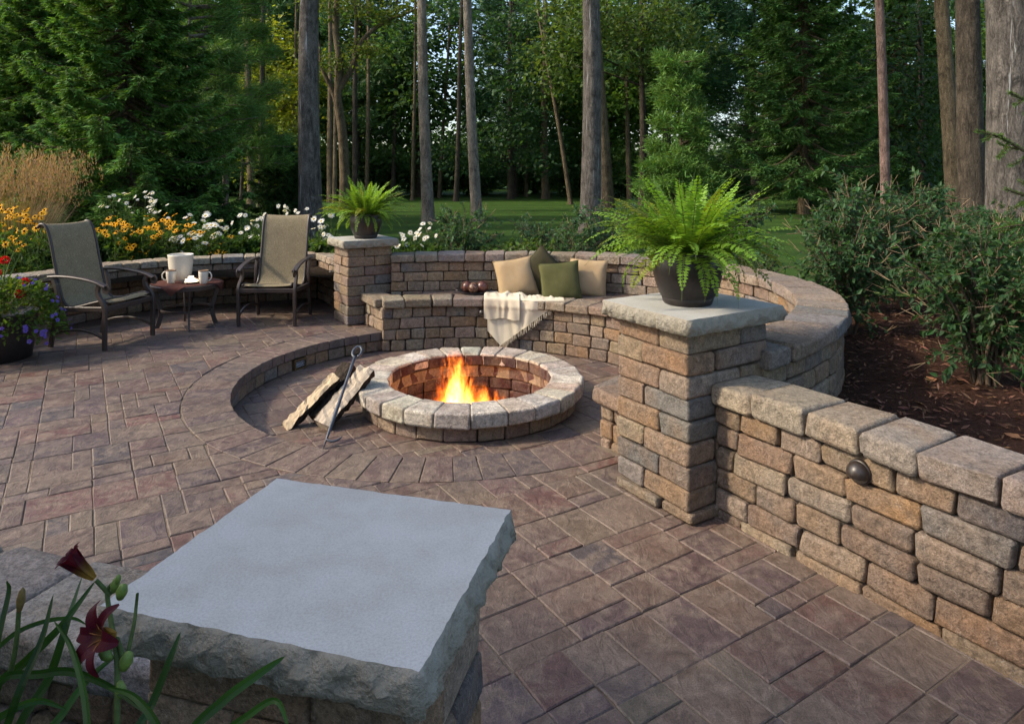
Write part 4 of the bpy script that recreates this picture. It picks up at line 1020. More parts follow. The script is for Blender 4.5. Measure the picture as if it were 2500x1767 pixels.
def tube(pts, r0, r1, n=8, power=1.0):
    k = len(pts); return sweep_geo(pts, circ(1, n), scale=[r0 + (r1 - r0) * (i / (k - 1)) ** power for i in range(k)], cap=False)
def trunk_geo(h, r, seed, lean=(0, 0), taper=.55, flare=.35, n=16, bend=.25, rings=26):
    rg = rng(seed); ph = rg.rand(4) * 6; zs = np.linspace(0, 1, rings) ** 1.25 * h; V = []
    a = np.arange(n) * 2 * math.pi / n
    for z in zs:
        q = z / h; rr = r * (1 - (1 - taper) * q) * (1 + flare * math.exp(-z / (r * 2.2)))
        cx_ = lean[0] * z + bend * r * (math.sin(q * 7 + ph[0]) - math.sin(ph[0])); cy_ = lean[1] * z + bend * r * (math.sin(q * 6 + ph[1]) - math.sin(ph[1]))
        rad = rr * (1 + .05 * np.sin(a * 3 + ph[2] + q * 3) + .03 * np.sin(a * 7 + ph[3] + q * 9) + rg.uniform(-.025, .025, n))
        V.append(np.c_[cx_ + rad * np.cos(a), cy_ + rad * np.sin(a), np.full(n, z - .08)])
    V = np.vstack(V); F = [[i * n + j, i * n + (j + 1) % n, (i + 1) * n + (j + 1) % n, (i + 1) * n + j] for i in range(rings - 1) for j in range(n)]
    return V, F
# ---- crown meshes (built once, shared by copies)
def broad_crown(seed, rx, z0, z1, ncl, per, ls, base, hang=.3, lo=0):
    rg = rng(seed); P = []; D = []; N = []; T = []; cents = []
    while len(cents) < ncl:
        q = rg.uniform(-1, 1, 3)
        rad = math.hypot(q[0], q[1]); sh = (1 - abs((q[2] + .15)) ** 2.2)
        if rad < max(sh, .12) and rad > .25 * sh * rg.rand(): cents.append((q[0] * rx, q[1] * rx, z0 + (z1 - z0) * (q[2] + 1) / 2))
    parts = []
    for c in cents:
        n = int(per * rg.uniform(.5, 1.4)); s_ = rg.uniform(.5, 1.1) * rx * .23; o = rg.normal(0, 1, (n, 3)) * np.array((s_, s_, s_ * .5))
        p = np.array(c) + o; d = unit(o + rg.normal(0, .6, (n, 3)) * s_ + np.array((0, 0, -hang * s_))); nn = unit(rg.normal(0, .55, (n, 3)) + np.array((0, 0, 1)))
        L = ls * rg.uniform(.6, 1.3, n); shade = base * np.array(rg.uniform(.75, 1.25))
        parts.append(leaves4(p, d, nn, L, L * .62, tints(rg, n, shade)))
    return cat(parts), cents
def limbs(cents, h, r, seed, k=16):
    rg = rng(seed); gs = []; cs = sorted(cents, key=lambda c: c[2])[:: max(1, len(cents) // k)]
    for c in cs:
        z = max(.25 * h, c[2] - math.hypot(c[0], c[1]) * rg.uniform(.5, .9)); m = np.array((c[0] * .45, c[1] * .45, z + (c[2] - z) * .35))
        gs.append(tube(spline([(0, 0, z), m, c], 4), r * .32, r * .05, 6))
    return gs
def pine_crown(seed, rmax, z0, z1, nw, ls, base, per=9, wide=.16):
    """layered plates of needle tufts"""
    rg = rng(seed); P = []; AX = []; gs = []
    for i in range(nw):
        z = z0 + (z1 - z0) * (i + rg.rand()) / nw; q = (z - z0) / (z1 - z0); rad = rmax * (1 - .55 * q) * rg.uniform(.55, 1.1)
        for b in range(rg.randint(3, 6)):
            a = rg.rand() * 6.28; dr = np.array((math.cos(a), math.sin(a), 0)); end = dr * rad + np.array((0, 0, z + rg.uniform(-.15, .25) * rad))
            st = np.array((0, 0, z - .1)); gs.append(tube([st, (st + end) / 2 + np.array((0, 0, .06 * rad)), end], .05, .012, 5))
            nt = int(16 * rad / rmax * 2) + 8
            for k in range(nt):
                s_ = .35 + .65 * rg.rand() ** .7; c = st + (end - st) * s_ + np.array((0, 0, .1 * rad * s_)); sid = np.array((-dr[1], dr[0], 0)) * rg.normal(0, .2 * rad * (1.15 - s_ * .5))
                P.append(c + sid + np.array((0, 0, rg.normal(0, .05 * rad)))); AX.append(dr * .7 + sid / (rad + .1) + np.array((0, 0, .25)))
    P = np.array(P); AX = unit(np.array(AX)); n = len(P)
    PP = np.repeat(P, per, 0) + rg.normal(0, ls * .35, (n * per, 3)); DD = unit(np.repeat(AX, per, 0) + rg.normal(0, .75, (n * per, 3))); NN = rdir(rg, n * per) + np.array((0, 0, .8))
    tt = np.repeat(tints(rg, n, base, .3), per, 0) * rg.uniform(.8, 1.2, (n * per, 1)); L = ls * rg.uniform(.6, 1.2, n * per)
    return leaves4(PP, DD, NN, L, L * wide, tt), gs
def spruce_crown(seed, h, rmax, z0, nb, ls, base, dens=26, tip=None):
    """whorls of drooping branches set with short twigs"""
    rg = rng(seed); parts = []; gs = []
    for i in range(nb):
        q = (i + rg.rand()) / nb; z = z0 + (h - z0) * q ** .85; rad = rmax * (1 - q) ** .8 * rg.uniform(.65, 1.12) + .12; a = i * 2.399 + rg.uniform(-.4, .4)
        dr = np.array((math.cos(a), math.sin(a), 0)); sd_ = np.array((-dr[1], dr[0], 0)); k = 9
        s_ = np.linspace(0, 1, k); cv = np.array([dr * rad * t + np.array((0, 0, z - .30 * rad * math.sin(t * 2.0) + .20 * rad * t ** 3)) for t in s_])
        gs.append(tube(cv, .022 + .012 * rad, .005, 5)); m = int(dens * rad) + 6
        t = rg.uniform(.10, 1, m) ** .8; b = np.stack([np.interp(t, s_, cv[:, c]) for c in range(3)], 1); sg = rg.choice([-1, 1], m)[:, None]
        ln = (.30 * rad * (1.08 - t) + .10) * rg.uniform(.6, 1.1, m)
        tw = unit(dr * .75 + sd_ * sg * .9 + np.array((0, 0, 1)) * rg.uniform(-.55, -.05, m)[:, None])
        # needles in small cards along each side twig
        kk = 7; f = (np.arange(kk) + .5) / kk
        PP = (b[:, None] + tw[:, None] * ln[:, None, None] * f[None, :, None]).reshape(-1, 3); TT = np.repeat(tw, kk, 0); n = len(PP)
        for sgn in (1, -1):
            S = np.cross(TT, np.array((0, 0, 1.0))) * sgn
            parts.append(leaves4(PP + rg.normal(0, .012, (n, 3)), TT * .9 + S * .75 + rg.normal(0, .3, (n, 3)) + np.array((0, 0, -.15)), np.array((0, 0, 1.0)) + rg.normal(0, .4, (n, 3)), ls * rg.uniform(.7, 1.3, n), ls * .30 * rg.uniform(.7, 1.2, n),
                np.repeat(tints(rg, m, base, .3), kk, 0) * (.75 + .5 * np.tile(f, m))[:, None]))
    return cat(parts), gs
def leafmesh(name, g, mat): return mesh(name, g[0], g[1], False, g[2], None, [mat])
CR = {}
G_DEC = np.array((.088, .17, .038)); G_DARK = np.array((.068, .142, .045)); G_SUNLIT = np.array((.20, .25, .03)); G_PINE = np.array((.064, .148, .062)); G_SPR = np.array((.058, .122, .032))  # the yellow-green one paints sunlight on far foliage into the leaf colour
for i, (gcol, sd_) in enumerate(((G_DEC, 1), (G_DARK, 2), (G_DEC * .85, 3), (G_SUNLIT, 4))):
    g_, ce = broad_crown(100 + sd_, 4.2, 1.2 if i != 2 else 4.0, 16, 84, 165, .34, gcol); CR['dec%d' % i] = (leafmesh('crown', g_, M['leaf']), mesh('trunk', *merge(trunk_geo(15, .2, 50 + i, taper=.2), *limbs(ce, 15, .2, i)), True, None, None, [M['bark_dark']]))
for i in range(3):
    g_, br = pine_crown(200 + i, 3.6, (3.0, 1.6, 5.5)[i], 17, 25, .42, G_PINE * (1, 1.15, .9)[i], 10); CR['pine%d' % i] = (leafmesh('crown', g_, M['needle']), mesh('trunk', *merge(trunk_geo(16.5, .22, 60 + i, taper=.15), *br), True, None, None, [M['bark_dark']]))
g_, br = spruce_crown(300, 7.4, 2.5, .25, 210, .12, G_SPR * np.array((1.5, 1.5, 1.2)), 34); CR['spr_near'] = (leafmesh('crown', g_, M['needle']), mesh('trunk', *merge(trunk_geo(7.6, .11, 70, taper=.08), *br), True, None, None, [M['bark_brown']]))
g_, br = spruce_crown(301, 11, 3.4, 1.0, 170, .17, G_SPR * 1.3, 22); CR['spr_big'] = (leafmesh('crown', g_, M['needle']), mesh('trunk', *merge(trunk_geo(11.2, .17, 71, taper=.08), *br), True, None, None, [M['bark_brown']]))
g_, br = spruce_crown(302, 2.7, 1.15, .05, 110, .13, G_SPR * .72, 34); CR['spr_small'] = (leafmesh('crown', g_, M['needle']), mesh('trunk', *merge(trunk_geo(2.7, .06, 72, taper=.1), *br), True, None, None, [M['bark_dark']]))
g_, br = pine_crown(303, 1.6, .3, 5.6, 20, .26, G_PINE * np.array((1.9, 1.6, .9)), 12, .14); CR['pine_young'] = (leafmesh('crown', g_, M['needle']), mesh('trunk', *merge(trunk_geo(5.4, .09, 73, taper=.1), *br), True, None, None, [M['bark_brown']]))
g_, br = pine_crown(304, 1.9, 1.6, 9, 26, .24, np.array((.10, .20, .05)), 16, .10); CR['pine_soft'] = (leafmesh('crown', g_, M['needle']), mesh('trunk', *merge(trunk_geo(9, .10, 74, taper=.1), *br), True, None, None, [M['bark_pale']]))
g_, ce = broad_crown(110, 2.0, .0, 2.6, 46, 120, .20, G_DARK * 1.0); CR['under'] = (leafmesh('crown', g_, M['leaf']), mesh('trunk', *merge(trunk_geo(2.2, .05, 80, taper=.3), *limbs(ce, 2.2, .08, 9, 12)), True, None, None, [M['bark_dark']]))
# leafy canopy for the tall trunks, high above the picture and partly hanging into it
g_, ce = broad_crown(111, 3.2, 11.5, 19, 34, 90, .26, G_DEC); CR['canopy'] = (leafmesh('crown', g_, M['leaf']), None)
def tree(name, label, kind, x, y, s=1.0, rz=0.0, group=None, sz=None):
    t = thing(name, label, 'tree', (x, y, float(ground_z(x, y)) - .03), rz, group)
    for part, me in zip(('crown', 'trunk'), CR[kind]):
        if me is None: continue
        o = bpy.data.objects.new(part, me); COL.objects.link(o); o.parent = t; o.scale = (s, s, sz or s)
    return t
def ux(u, Y): return (u * 1.0889 - 1250) / 1667 * Y
LAND = [(-90, 'outside the birches'), (42, 'behind the pale birch'), (180, 'behind the dark spruce'), (290, 'behind the dense spruce'), (430, 'behind the feathery pine'), (575, 'behind the twin trunks'), (697, 'behind the thick streaked trunk'), (785, 'behind the crooked tree'), (870, 'between crooked tree and pale trunk'), (961, 'behind the straight pale trunk'), (1070, 'behind the gently leaning pale trunk'), (1170, 'between pale and thin leaning trunks'), (1281, 'behind the thin leaning trunk'), (1350, 'behind the thick trunk over the bench'), (1430, 'beside the young pine'), (1525, 'behind the young pine'), (1650, 'between young pine and large spruce'), (1800, 'behind the large spruce'), (1900, 'between large spruce and pinkish trunk'), (1987, 'behind the slim pinkish trunk'), (2060, 'behind the corner broadleaf tree'), (2147, 'behind the leaning brown trunk'), (2268, 'behind the massive trunk'), (2400, 'beyond the massive trunk')]
def near(u): return min(LAND, key=lambda q: abs(q[0] - u))[1]
rg = rng(77)
# far wood
for i, u in enumerate(np.linspace(-250, 2550, 17)):
    if 930 < u < 1080 or 1395 < u < 1480: continue
    Y = 47 + rg.uniform(-4, 7); k = ('dec0', 'dec2', 'pine0', 'dec1', 'dec2', 'pine2')[i % 6]
    if k.startswith('pine'): tree('background_pine', 'far dark pine in the back row ' + near(u), k, ux(u, Y), Y, rg.uniform(.95, 1.15), rg.rand() * 6, 'back row of the wood')
    else: tree('background_tree', 'far broadleaf tree in the back row ' + near(u), k, ux(u, Y), Y, rg.uniform(.9, 1.12), rg.rand() * 6, 'back row of the wood')
for i, u in enumerate(np.linspace(-150, 2450, 15)):
    Y = 37 + rg.uniform(-2.5, 3.5); k = ('pine0', 'dec1', 'pine1', 'dec0', 'pine2')[i % 5]
    if k.startswith('pine'): tree('background_pine', 'dark layered pine at the wood edge ' + near(u), k, ux(u + rg.uniform(-30, 30), Y), Y, rg.uniform(.85, 1.05), rg.rand() * 6, 'front row of the wood')
    else: tree('background_tree', 'broadleaf tree at the wood edge ' + near(u), k, ux(u + rg.uniform(-30, 30), Y), Y, rg.uniform(.85, 1.0), rg.rand() * 6, 'front row of the wood')
for i, u in enumerate(np.linspace(-200, 2450, 24)):
    Y = 38 + rg.uniform(-1.5, 6); o = tree('understory_bush', 'dark leafy bush under the wood edge ' + near(u), 'under', ux(u, Y), Y, rg.uniform(.8, 1.35), rg.rand() * 6, 'bushes under the wood'); o['category'] = 'bush'
for i, u in enumerate(np.linspace(-150, 2450, 22)):
    Y = 56 + rg.uniform(-2, 5); o = tree('understory_bush', 'tall bush closing the back of the wood ' + near(u), 'under', ux(u, Y), Y, rg.uniform(1.7, 2.3), rg.rand() * 6, 'bushes closing the wood'); o['category'] = 'bush'
tree('sun_tinted_tree', 'tree with yellow-green sunlight put into its leaf colour behind the twin trunks', 'dec3', ux(600, 33), 33, .62, 1.0)
tree('sun_tinted_tree', 'tall tree with yellow-green backlight put into its leaf colour behind the crooked tree', 'dec3', ux(640, 42), 42, .95, 4.0)
tree('sun_tinted_tree', 'low tree with pale sunlight put into its leaf colour behind the right hand trunks', 'dec3', ux(2105, 40), 40, .35, 2.0)
# individual conifers
tree('spruce_tree', 'dense green spruce standing behind the flower bed', 'spr_near', ux(285, 13.5), 13.5, 1.0, .4)
tree('spruce_tree', 'dark spruce crowding the tall ornamental grass', 'spr_near', ux(70, 17), 17, .95, 2.1)
tree('spruce_tree', 'shaded spruce touching the dense one behind the daisies', 'spr_small', ux(425, 14.5), 14.5, .8, 1.4)
tree('spruce_tree', 'small round dark spruce on the lawn by the thick trunk', 'spr_small', ux(632, 22), 22, 1.0, 3.0)
tree('spruce_tree', 'large spruce with bare lower trunk behind the big fern', 'spr_big', ux(1800, 23), 23, 1.0, .9)
tree('spruce_tree', 'tall shaded spruce behind the slim pinkish trunk', 'spr_big', ux(2010, 29), 29, 1.05, 2.6)
tree('young_pine', 'bushy young pine in lighter green beside the large spruce', 'pine_young', ux(1525, 24), 24, 1.0, .3)
tree('soft_pine', 'feathery light green pine leaning over the dense spruce', 'pine_soft', ux(430, 17), 17, .9, 1.2)
tree('soft_pine', 'soft needled pine between the spruce and the twin trunks', 'pine_soft', ux(505, 20), 20, 1.0, 3.8)
# tall bare trunks
def tall(name, label, u, utop, Y, wpx, mat, seed, crown=True, h=15, flare=.3, vtop=0):
    x = ux(u, Y); d = wpx * 1.0889 / 1667 * Y; z = float(ground_z(x, Y)); hz = CAM_H - (vtop * 1.0889 - 425) / 1667 * Y
    lean = (ux(utop, Y) - x) / (hz - z)
    t = thing(name, label, 'tree', (x, Y, z - .02))
    o = add('trunk', mesh('trunk', *trunk_geo(h, d / 2, seed, (lean, 0), .45, flare, 20, .22, 34), True, None, None, [mat]), t, local=True)
    if crown:
        c = bpy.data.objects.new('crown', CR['canopy'][0]); COL.objects.link(c); c.parent = t; c.location = (lean * 8, 0, 0); c.rotation_euler = (0, 0, seed)
    return t
tall('tall_tree', 'thick grey trunk with white streaks behind the facing chair', 697, 699, 15, 51, M['bark_grey'], 1)
tall('tall_tree', 'straight pale trunk on the lawn behind the far fern', 961, 949, 20, 27, M['bark_pale'], 2)
tall('tall_tree', 'pale trunk leaning gently next to the other pale trunk', 1070, 1047, 20, 25, M['bark_pale'], 3)
tall('tall_tree', 'thick dark grey trunk rising behind the bench pillows', 1324, 1318, 16.5, 46, M['bark_grey'], 4)
tall('tall_tree', 'brown trunk tucked behind the thick trunk over the bench', 1364, 1340, 25, 27, M['bark_brown'], 5)
tall('slim_tree', 'thin leaning trunk on the lawn left of the thick trunk', 1281, 1232, 29, 11, M['bark_brown'], 6, False, 9, vtop=170)
tall('slim_tree', 'slim pinkish trunk with knots above the viburnum bushes', 1987, 1974, 14, 22, M['bark_pink'], 7)
tall('tall_tree', 'leaning brown trunk beside the massive trunk', 2147, 2108, 16, 36, M['bark_brown'], 8)
tall('massive_tree', 'massive rough grey trunk behind the spruce twigs', 2268, 2246, 9.5, 112, M['bark_grey'], 9, True, 16, .15)
tall('tall_tree', 'dark trunk wedged between the leaning and the massive trunk', 2186, 2163, 13, 56, M['bark_dark'], 10)
tall('tall_tree', 'straight brown trunk of the pair beyond the young spruces', 563, 556, 27, 17, M['bark_brown'], 11, False)
tall('forked_tree', 'dark trunk twinned with the straight brown trunk', 584, 592, 27.5, 14, M['bark_dark'], 12, False)
tall('slim_tree', 'very thin bare trunk in front of the dense spruce', 505, 505, 18, 8, M['bark_pink'], 13, False, 8)
tall('birch_tree', 'pale birch trunk rising behind the ornamental grass', 42, 44, 24, 17, M['bark_pale'], 14, False)
tall('birch_tree', 'thin white birch stem at the edge of the grass clump', 8, 2, 22, 9, M['bark_pale'], 15, False)
for k, (u, ut, Y, w_) in enumerate(((741, 738, 31, 14), (796, 800, 32, 14), (822, 826, 33, 10), (750, 760, 30, 10), (1022, 1036, 32, 12), (1223, 1221, 35, 17), (925, 930, 33, 9), (880, 890, 36, 11), (1412, 1405, 34, 12), (985, 1010, 36, 9), (1690, 1690, 34, 10), (1180, 1185, 38, 10), (660, 664, 33, 9), (540, 560, 31, 8))):
    o = tall('wood_trunk', ('slender ' if w_ < 11 else 'dim ') + 'bare trunk in the shaded wood ' + near(u), u, ut, Y, w_, M['bark_dark'] if k % 3 == 1 else M['bark_brown'], 30 + k, False, 12); o['group'] = 'bare trunks in the wood'
# the forked tree with crooked limbs
Y = 24; xf = ux(772, Y); zf = float(ground_z(xf, Y)); P = lambda u, v: (ux(u, Y) - xf, 0, CAM_H - (v * 1.0889 - 425) / 1667 * Y - zf)
t = thing('crooked_tree', 'crooked tree with forking limbs between the thick and pale trunks', 'tree', (xf, Y, zf - .03))
gs = [tube(spline([(0, 0, 0), P(773, 400), P(768, 300), P(757, 220), P(762, 150), P(752, 60), P(757, -20), P(765, -140)], 5), .20, .07, 10), tube(spline([P(768, 290), P(750, 215), P(722, 150), P(715, 90)], 4), .11, .05, 8), tube(spline([P(760, 200), P(790, 150), P(812, 90), P(860, 50), P(912, 28), P(960, 10)], 4), .12, .03, 8), tube(spline([P(790, 150), P(800, 60), P(792, -20)], 4), .08, .03, 8)]
o = add('trunk', mesh('trunk', *merge(*gs), True, None, None, [M['bark_brown']]), t, local=True)
rgc = rng(15); parts = []
for (u, v, s_) in ((770, 135, .7), (745, 145, .5), (800, 100, .6), (830, 115, .5), (815, 25, .6), (860, 40, .5), (750, 0, .9), (790, -10, .9), (905, 20, .6), (720, 20, .7)):
    n = 240; c = np.array(P(u, v)) + np.array((0, rgc.uniform(-.4, .4), 0)); p = c + rgc.normal(0, 1, (n, 3)) * np.array((s_, s_, s_ * .5)) * .62; parts.append(leaves4(p, rdir(rgc, n), rgc.normal(0, .6, (n, 3)) + np.array((0, 0, 1)), .15 * rgc.uniform(.6, 1.2, n), .10 * rgc.uniform(.6, 1.2, n), tints(rgc, n, (.085, .125, .022))))
add('crown', leafmesh('crown', cat(parts), M['leaf']), t, local=True)
# leafy branches of maples hanging into the top of the picture
def bough(label, pts, Y, seed, ls, base, x0, y0, s_=.5, n=260, reach=1.2):
    rgc = rng(seed); parts = []; cs = []
    t = thing('maple_tree', label, 'tree', (x0, y0, float(ground_z(x0, y0)) - .03)); org = np.array((x0, y0, float(ground_z(x0, y0)) - .03)); gs = [trunk_geo(12, .16, seed, taper=.3)]
    for (u, v) in pts:
        for q in range(3):
            c = np.array(px(u + rgc.uniform(-30, 30), v + rgc.uniform(-22, 22), Y=Y + rgc.uniform(-reach, reach))) - org; p = c + rgc.normal(0, 1, (n // 3, 3)) * np.array((s_, s_, s_ * .55)); parts.append(leaves4(p, rdir(rgc, n // 3) + np.array((0, 0, -.4)), rgc.normal(0, .6, (n // 3, 3)) + np.array((0, 0, 1)), ls * rgc.uniform(.6, 1.2, n // 3), ls * .75 * rgc.uniform(.6, 1.2, n // 3), tints(rgc, n // 3, base)))
        gs.append(tube(spline([(0, 0, max(2, c[2] - .8)), (c[0] * .5, c[1] * .5, c[2] - .1), c], 4), .05, .012, 6))
    add('trunk', mesh('trunk', *merge(*gs), True, None, None, [M['bark_dark']]), t, local=True)
    add('crown', leafmesh('crown', cat(parts), M['leaf']), t, local=True)
bough('maple with pale leaves spreading around the thick trunk over the bench', [(1250, 30), (1270, 90), (1230, 120), (1300, 20), (1390, 30), (1420, 80), (1470, 50), (1380, 110), (1450, 130), (1520, 60), (1560, 100), (1360, 60), (1240, 170), (1500, 20)], 27, 21, .22, (.075, .125, .03), ux(1440, 28.5), 28.5, .55)
bough('leafy maple filling the wood edge behind the two pale trunks', [(1130, 60), (1140, 120), (1180, 60), (1125, 160), (1160, 200), (1130, 250), (1110, 300), (1100, 340), (1170, 300), (1190, 360), (905, 60), (1010, 5), (1040, 350), (1000, 340)], 33, 22, .26, (.035, .085, .03), ux(1145, 34.5), 34.5, .7)
bough('dark maple with drooping branches near the wood corner', [(20, 40), (60, 90), (110, 30), (150, 90), (40, 160), (100, 180), (170, 40), (210, 20), (10, 230), (130, 230), (20, 110)], 20, 23, .22, (.035, .066, .018), ux(95, 21.5), 21.5, .5)
bough('broadleaf tree crowding the gap beside the leaning trunk', [(2060, 160), (2040, 230), (2080, 260), (2050, 320), (2090, 340), (2030, 400), (2080, 420), (2100, 200), (1930, 60), (1890, 120), (1950, 330), (2060, 20), (2020, 60)], 25, 24, .22, (.03, .068, .022), ux(2065, 26.5), 26.5, .5)
# unseen trees, added outside the picture to shade the foreground
tree('shade_spruce', 'unseen small spruce added to shade the near paving', 'spr_small', -4.4, 1.2, 1.1, 2)
tree('shade_spruce', 'unseen tall spruce added to shade the foreground pillar', 'spr_near', -7.0, .55, 1.0, 2)
tree('shade_spruce', 'unseen small spruce added to shade the daylily corner', 'spr_small', -3.0, -.5, 1.25, 1)
# ------------------------------------------------------------------ beds
def bed(name, pts, z, mat, kind='structure'):
    P = np.array(pts, float); c = P.mean(0); V = np.vstack([[*c, z + .03], np.c_[c + (P - c) * .6, np.full(len(P), z + .02)], np.c_[P, np.full(len(P), z)], np.c_[P, np.full(len(P), z - .25)]]); n = len(P)
    F = [[0, 1 + i, 1 + (i + 1) % n] for i in range(n)] + [[1 + k * n + i, 1 + (k + 1) * n + i, 1 + (k + 1) * n + (i + 1) % n, 1 + k * n + (i + 1) % n] for k in range(2) for i in range(n)]
    o = add(name, mesh(name, V, F, True, None, None, [mat])); o['kind'] = kind; return o
t = NT('shredded_mulch', .95, .1); p = t.pos(); n = t.noise(t.pos('Position', (1, 2.4, 1)), 48, 5, .75, 1.5); n1 = t.noise(p, 5, 2)
M['mulch'] = t.out(t.mix(t.ramp(n1, [(.4, 0.0), (.7, .4)]), t.ramp(n, [(.34, (.02, .011, .008)), (.5, (.085, .040, .026)), (.68, (.19, .10, .065))]), (.03, .016, .012)), t.bump(n, 1, .05))
rwb = [tuple(RW0 + DV * s + BV * .2) for s in (2.6, 1.8, 1.0, .3, -.1)]; wo = [tuple(p) for p in WALL_IN.offset(-.22).P[::-10]][1:18]
MB = rwb + wo + [(2.2, 7.5), (3.4, 7.9), (4.6, 7.2), (5.2, 5.5), (5.2, 3.2), (4.5, 1.2), (3.2, .6)]
MULZ = .27
bed('mulch_bed', MB, MULZ, M['mulch'])
t = NT('garden_soil', .95, .1); p = t.pos(); n = t.noise(p, 30, 4, .7); M['soil'] = t.out(t.ramp(n, [(.3, (.015, .010, .007)), (.7, (.06, .042, .028))]), t.bump(n, 1, .04))
lo_ = [tuple(p) for p in WALL_LEFT.offset(-.2).P[::8]]; bed('flower_bed', lo_ + [(-2.2, 8.6), (-1.6, 8.2), (-.9, 7.8), (.2, 7.75), (.2, 8.9), (-1.5, 9.6), (-3, 10.4), (-5, 10.4), (-6.8, 9.0), (-7.4, 6.5), (-7, 4.5)], .40, M['soil'])
rg = rng(88); n = 15000; PX = np.c_[rg.uniform(1.4, 5.0, n), rg.uniform(1.0, 7.2, n)]; keep = np.array([inside(MB, p) for p in PX]); PX = PX[keep]; n = len(PX)
a = rg.rand(n) * 6.28; d = np.c_[np.cos(a), np.sin(a), rg.normal(0, .25, n)]; L = rg.uniform(.025, .085, n)
v, f, c = leaves4(np.c_[PX, np.full(n, MULZ + .024) + rg.uniform(0, .022, n)], d, rg.normal(0, .35, (n, 3)) + np.array((0, 0, 1)), L, rg.uniform(.007, .018, n), tints(rg, n, (.125, .066, .044), .85))
o = add('mulch_chips', leafmesh('mulch_chips', (v, f, c), M['dry'])); o['kind'] = 'stuff'
for k, (x, y) in enumerate(((2.05, 3.1), (2.5, 3.35), (2.75, 3.0), (2.3, 3.9), (2.95, 3.6), (2.1, 2.75), (3.2, 3.15), (2.55, 2.7), (2.6, 4.3), (3.0, 2.5))):
    rl = rng(400 + k); v, f, c = leaves6(np.zeros((1, 3)), rl.normal(0, 1, (1, 3)) * np.array((1, 1, .1)), np.array([[rl.normal(0, .3), rl.normal(0, .3), 1]]), [.075], [.055], tints(rl, 1, (.30, .17, .08), .3), -.1)
    tag(add('fallen_leaf', leafmesh('fallen_leaf', (v, f, c), M['dry']), None, (x, y, MULZ + .035)), 'tan fallen leaf lying on the dark mulch', 'leaf', 'fallen leaves on the mulch')
rg = rng(95); n = 420; P = np.c_[rg.uniform(-8, 10, n), rg.uniform(10.5, 30, n)]; P = np.c_[P, ground_z(P[:, 0], P[:, 1]) + .02]
o = add('lawn_litter', leafmesh('lawn_litter', leaves4(P, rdir(rg, n) * np.array((1, 1, .2)), rg.normal(0, .3, (n, 3)) + np.array((0, 0, 1)), rg.uniform(.05, .11, n), rg.uniform(.03, .07, n), tints(rg, n, (.22, .17, .07), .4)), M['dry'])); o['kind'] = 'stuff'
# ---- shrubs
def shrub_geo(seed, h, spread, nst, leaf, base, ntw=9, lean=(0, 0), dried=0, lpt=12):
    rg = rng(seed); gs = []; parts = []; dry = []
    for i in range(nst):
        a = i * 2.4 + rg.uniform(-.5, .5); out = spread * rg.uniform(.25, 1.0); hh = h * rg.uniform(.65, 1.05) * (1 - .25 * out / spread)
        b = np.array((rg.uniform(-.06, .06), rg.uniform(-.06, .06), 0)); e = np.array((math.cos(a) * out + lean[0], math.sin(a) * out + lean[1], hh)); m = b + (e - b) * .5 + np.array((-math.cos(a) * out * .15, -math.sin(a) * out * .15, hh * .12))
        st = spline([b, m, e], 6); gs.append(tube(st, .010 * h + .003, .003, 5))
        tws = [(st, .15)]
        for k in range(ntw):
            s_ = rg.uniform(.18, .97); q = st[int(s_ * (len(st) - 1))]; d = unit(rdir(rg, 1)[0] * .8 + np.array((math.cos(a), math.sin(a), .55)) * .7); l_ = h * rg.uniform(.16, .34) * (1.1 - s_ * .5)
            tw = np.array([q, q + d * l_ * .5 + np.array((0, 0, .02)), q + d * l_ + np.array((0, 0, -.02 * l_))]); gs.append(tube(tw, .0035, .0015, 4)); tws.append((spline(tw, 4), .05))
            if dried and rg.rand() < dried:
                for w_ in range(2): tip = tw[-1]; dry.append(tube([tip, tip + unit(d + rg.normal(0, .4, 3) + np.array((0, 0, .6))) * rg.uniform(.05, .13)], .0022, .0016, 4))
        for tw, s0 in tws:
            k = int(lpt * (1.6 if s0 > .2 else 1)); t_ = rg.uniform(s0, 1, k); ii = t_ * (len(tw) - 1); i0 = np.clip(ii.astype(int), 0, len(tw) - 2); fr = (ii - i0)[:, None]; p = tw[i0] * (1 - fr) + tw[i0 + 1] * fr; tg = unit(tw[i0 + 1] - tw[i0])
            d = unit(np.cross(tg, rdir(rg, k)) + tg * .5 + np.array((0, 0, -.12))); L = leaf * rg.uniform(.55, 1.25, k); parts.append(leaves6(p, d, rg.normal(0, .5, (k, 3)) + np.array((0, 0, 1)), L, L * .55, tints(rg, k, base, .3), .18))
    return cat(parts), merge(*gs), (merge(*dry) if dry else None)
SH = {}
for key, a in (('vib0', (500, 1.15, .55, 24, .052, (.044, .10, .036), 13, (0, 0), .3, 15)), ('vib1', (501, 1.05, .42, 20, .05, (.048, .108, .042), 12, (0, 0), .25, 14)), ('rose0', (502, .85, .5, 18, .05, (.06, .13, .055), 9, (0, 0), .15, 11)), ('rose1', (503, .95, .42, 14, .05, (.055, .12, .06), 9, (0, 0), .15, 11)), ('low', (504, .42, .4, 22, .055, (.085, .15, .03), 6, (0, 0), 0, 9))):
    lf, st, dr = shrub_geo(*a); SH[key] = (leafmesh('foliage', lf, M['leaf']), mesh('stems', *st, True, None, None, [M['twig']]), mesh('dry_tips', *dr, True, (.30, .22, .14), None, [M['dry']]) if dr else None)
def shrub(label, key, x, y, z, s=1.0, rz=0, group=None, name='shrub'):
    t = thing(name, label, 'shrub', (x, y, z), rz, group)
    for part, me in zip(('foliage', 'stems', 'dry_tips'), SH[key]):
        if me is None: continue
        o = bpy.data.objects.new(part, me); COL.objects.link(o); o.parent = t; o.scale = (s, s, s)
        if part == 'dry_tips': o['kind'] = 'stuff'
    return t
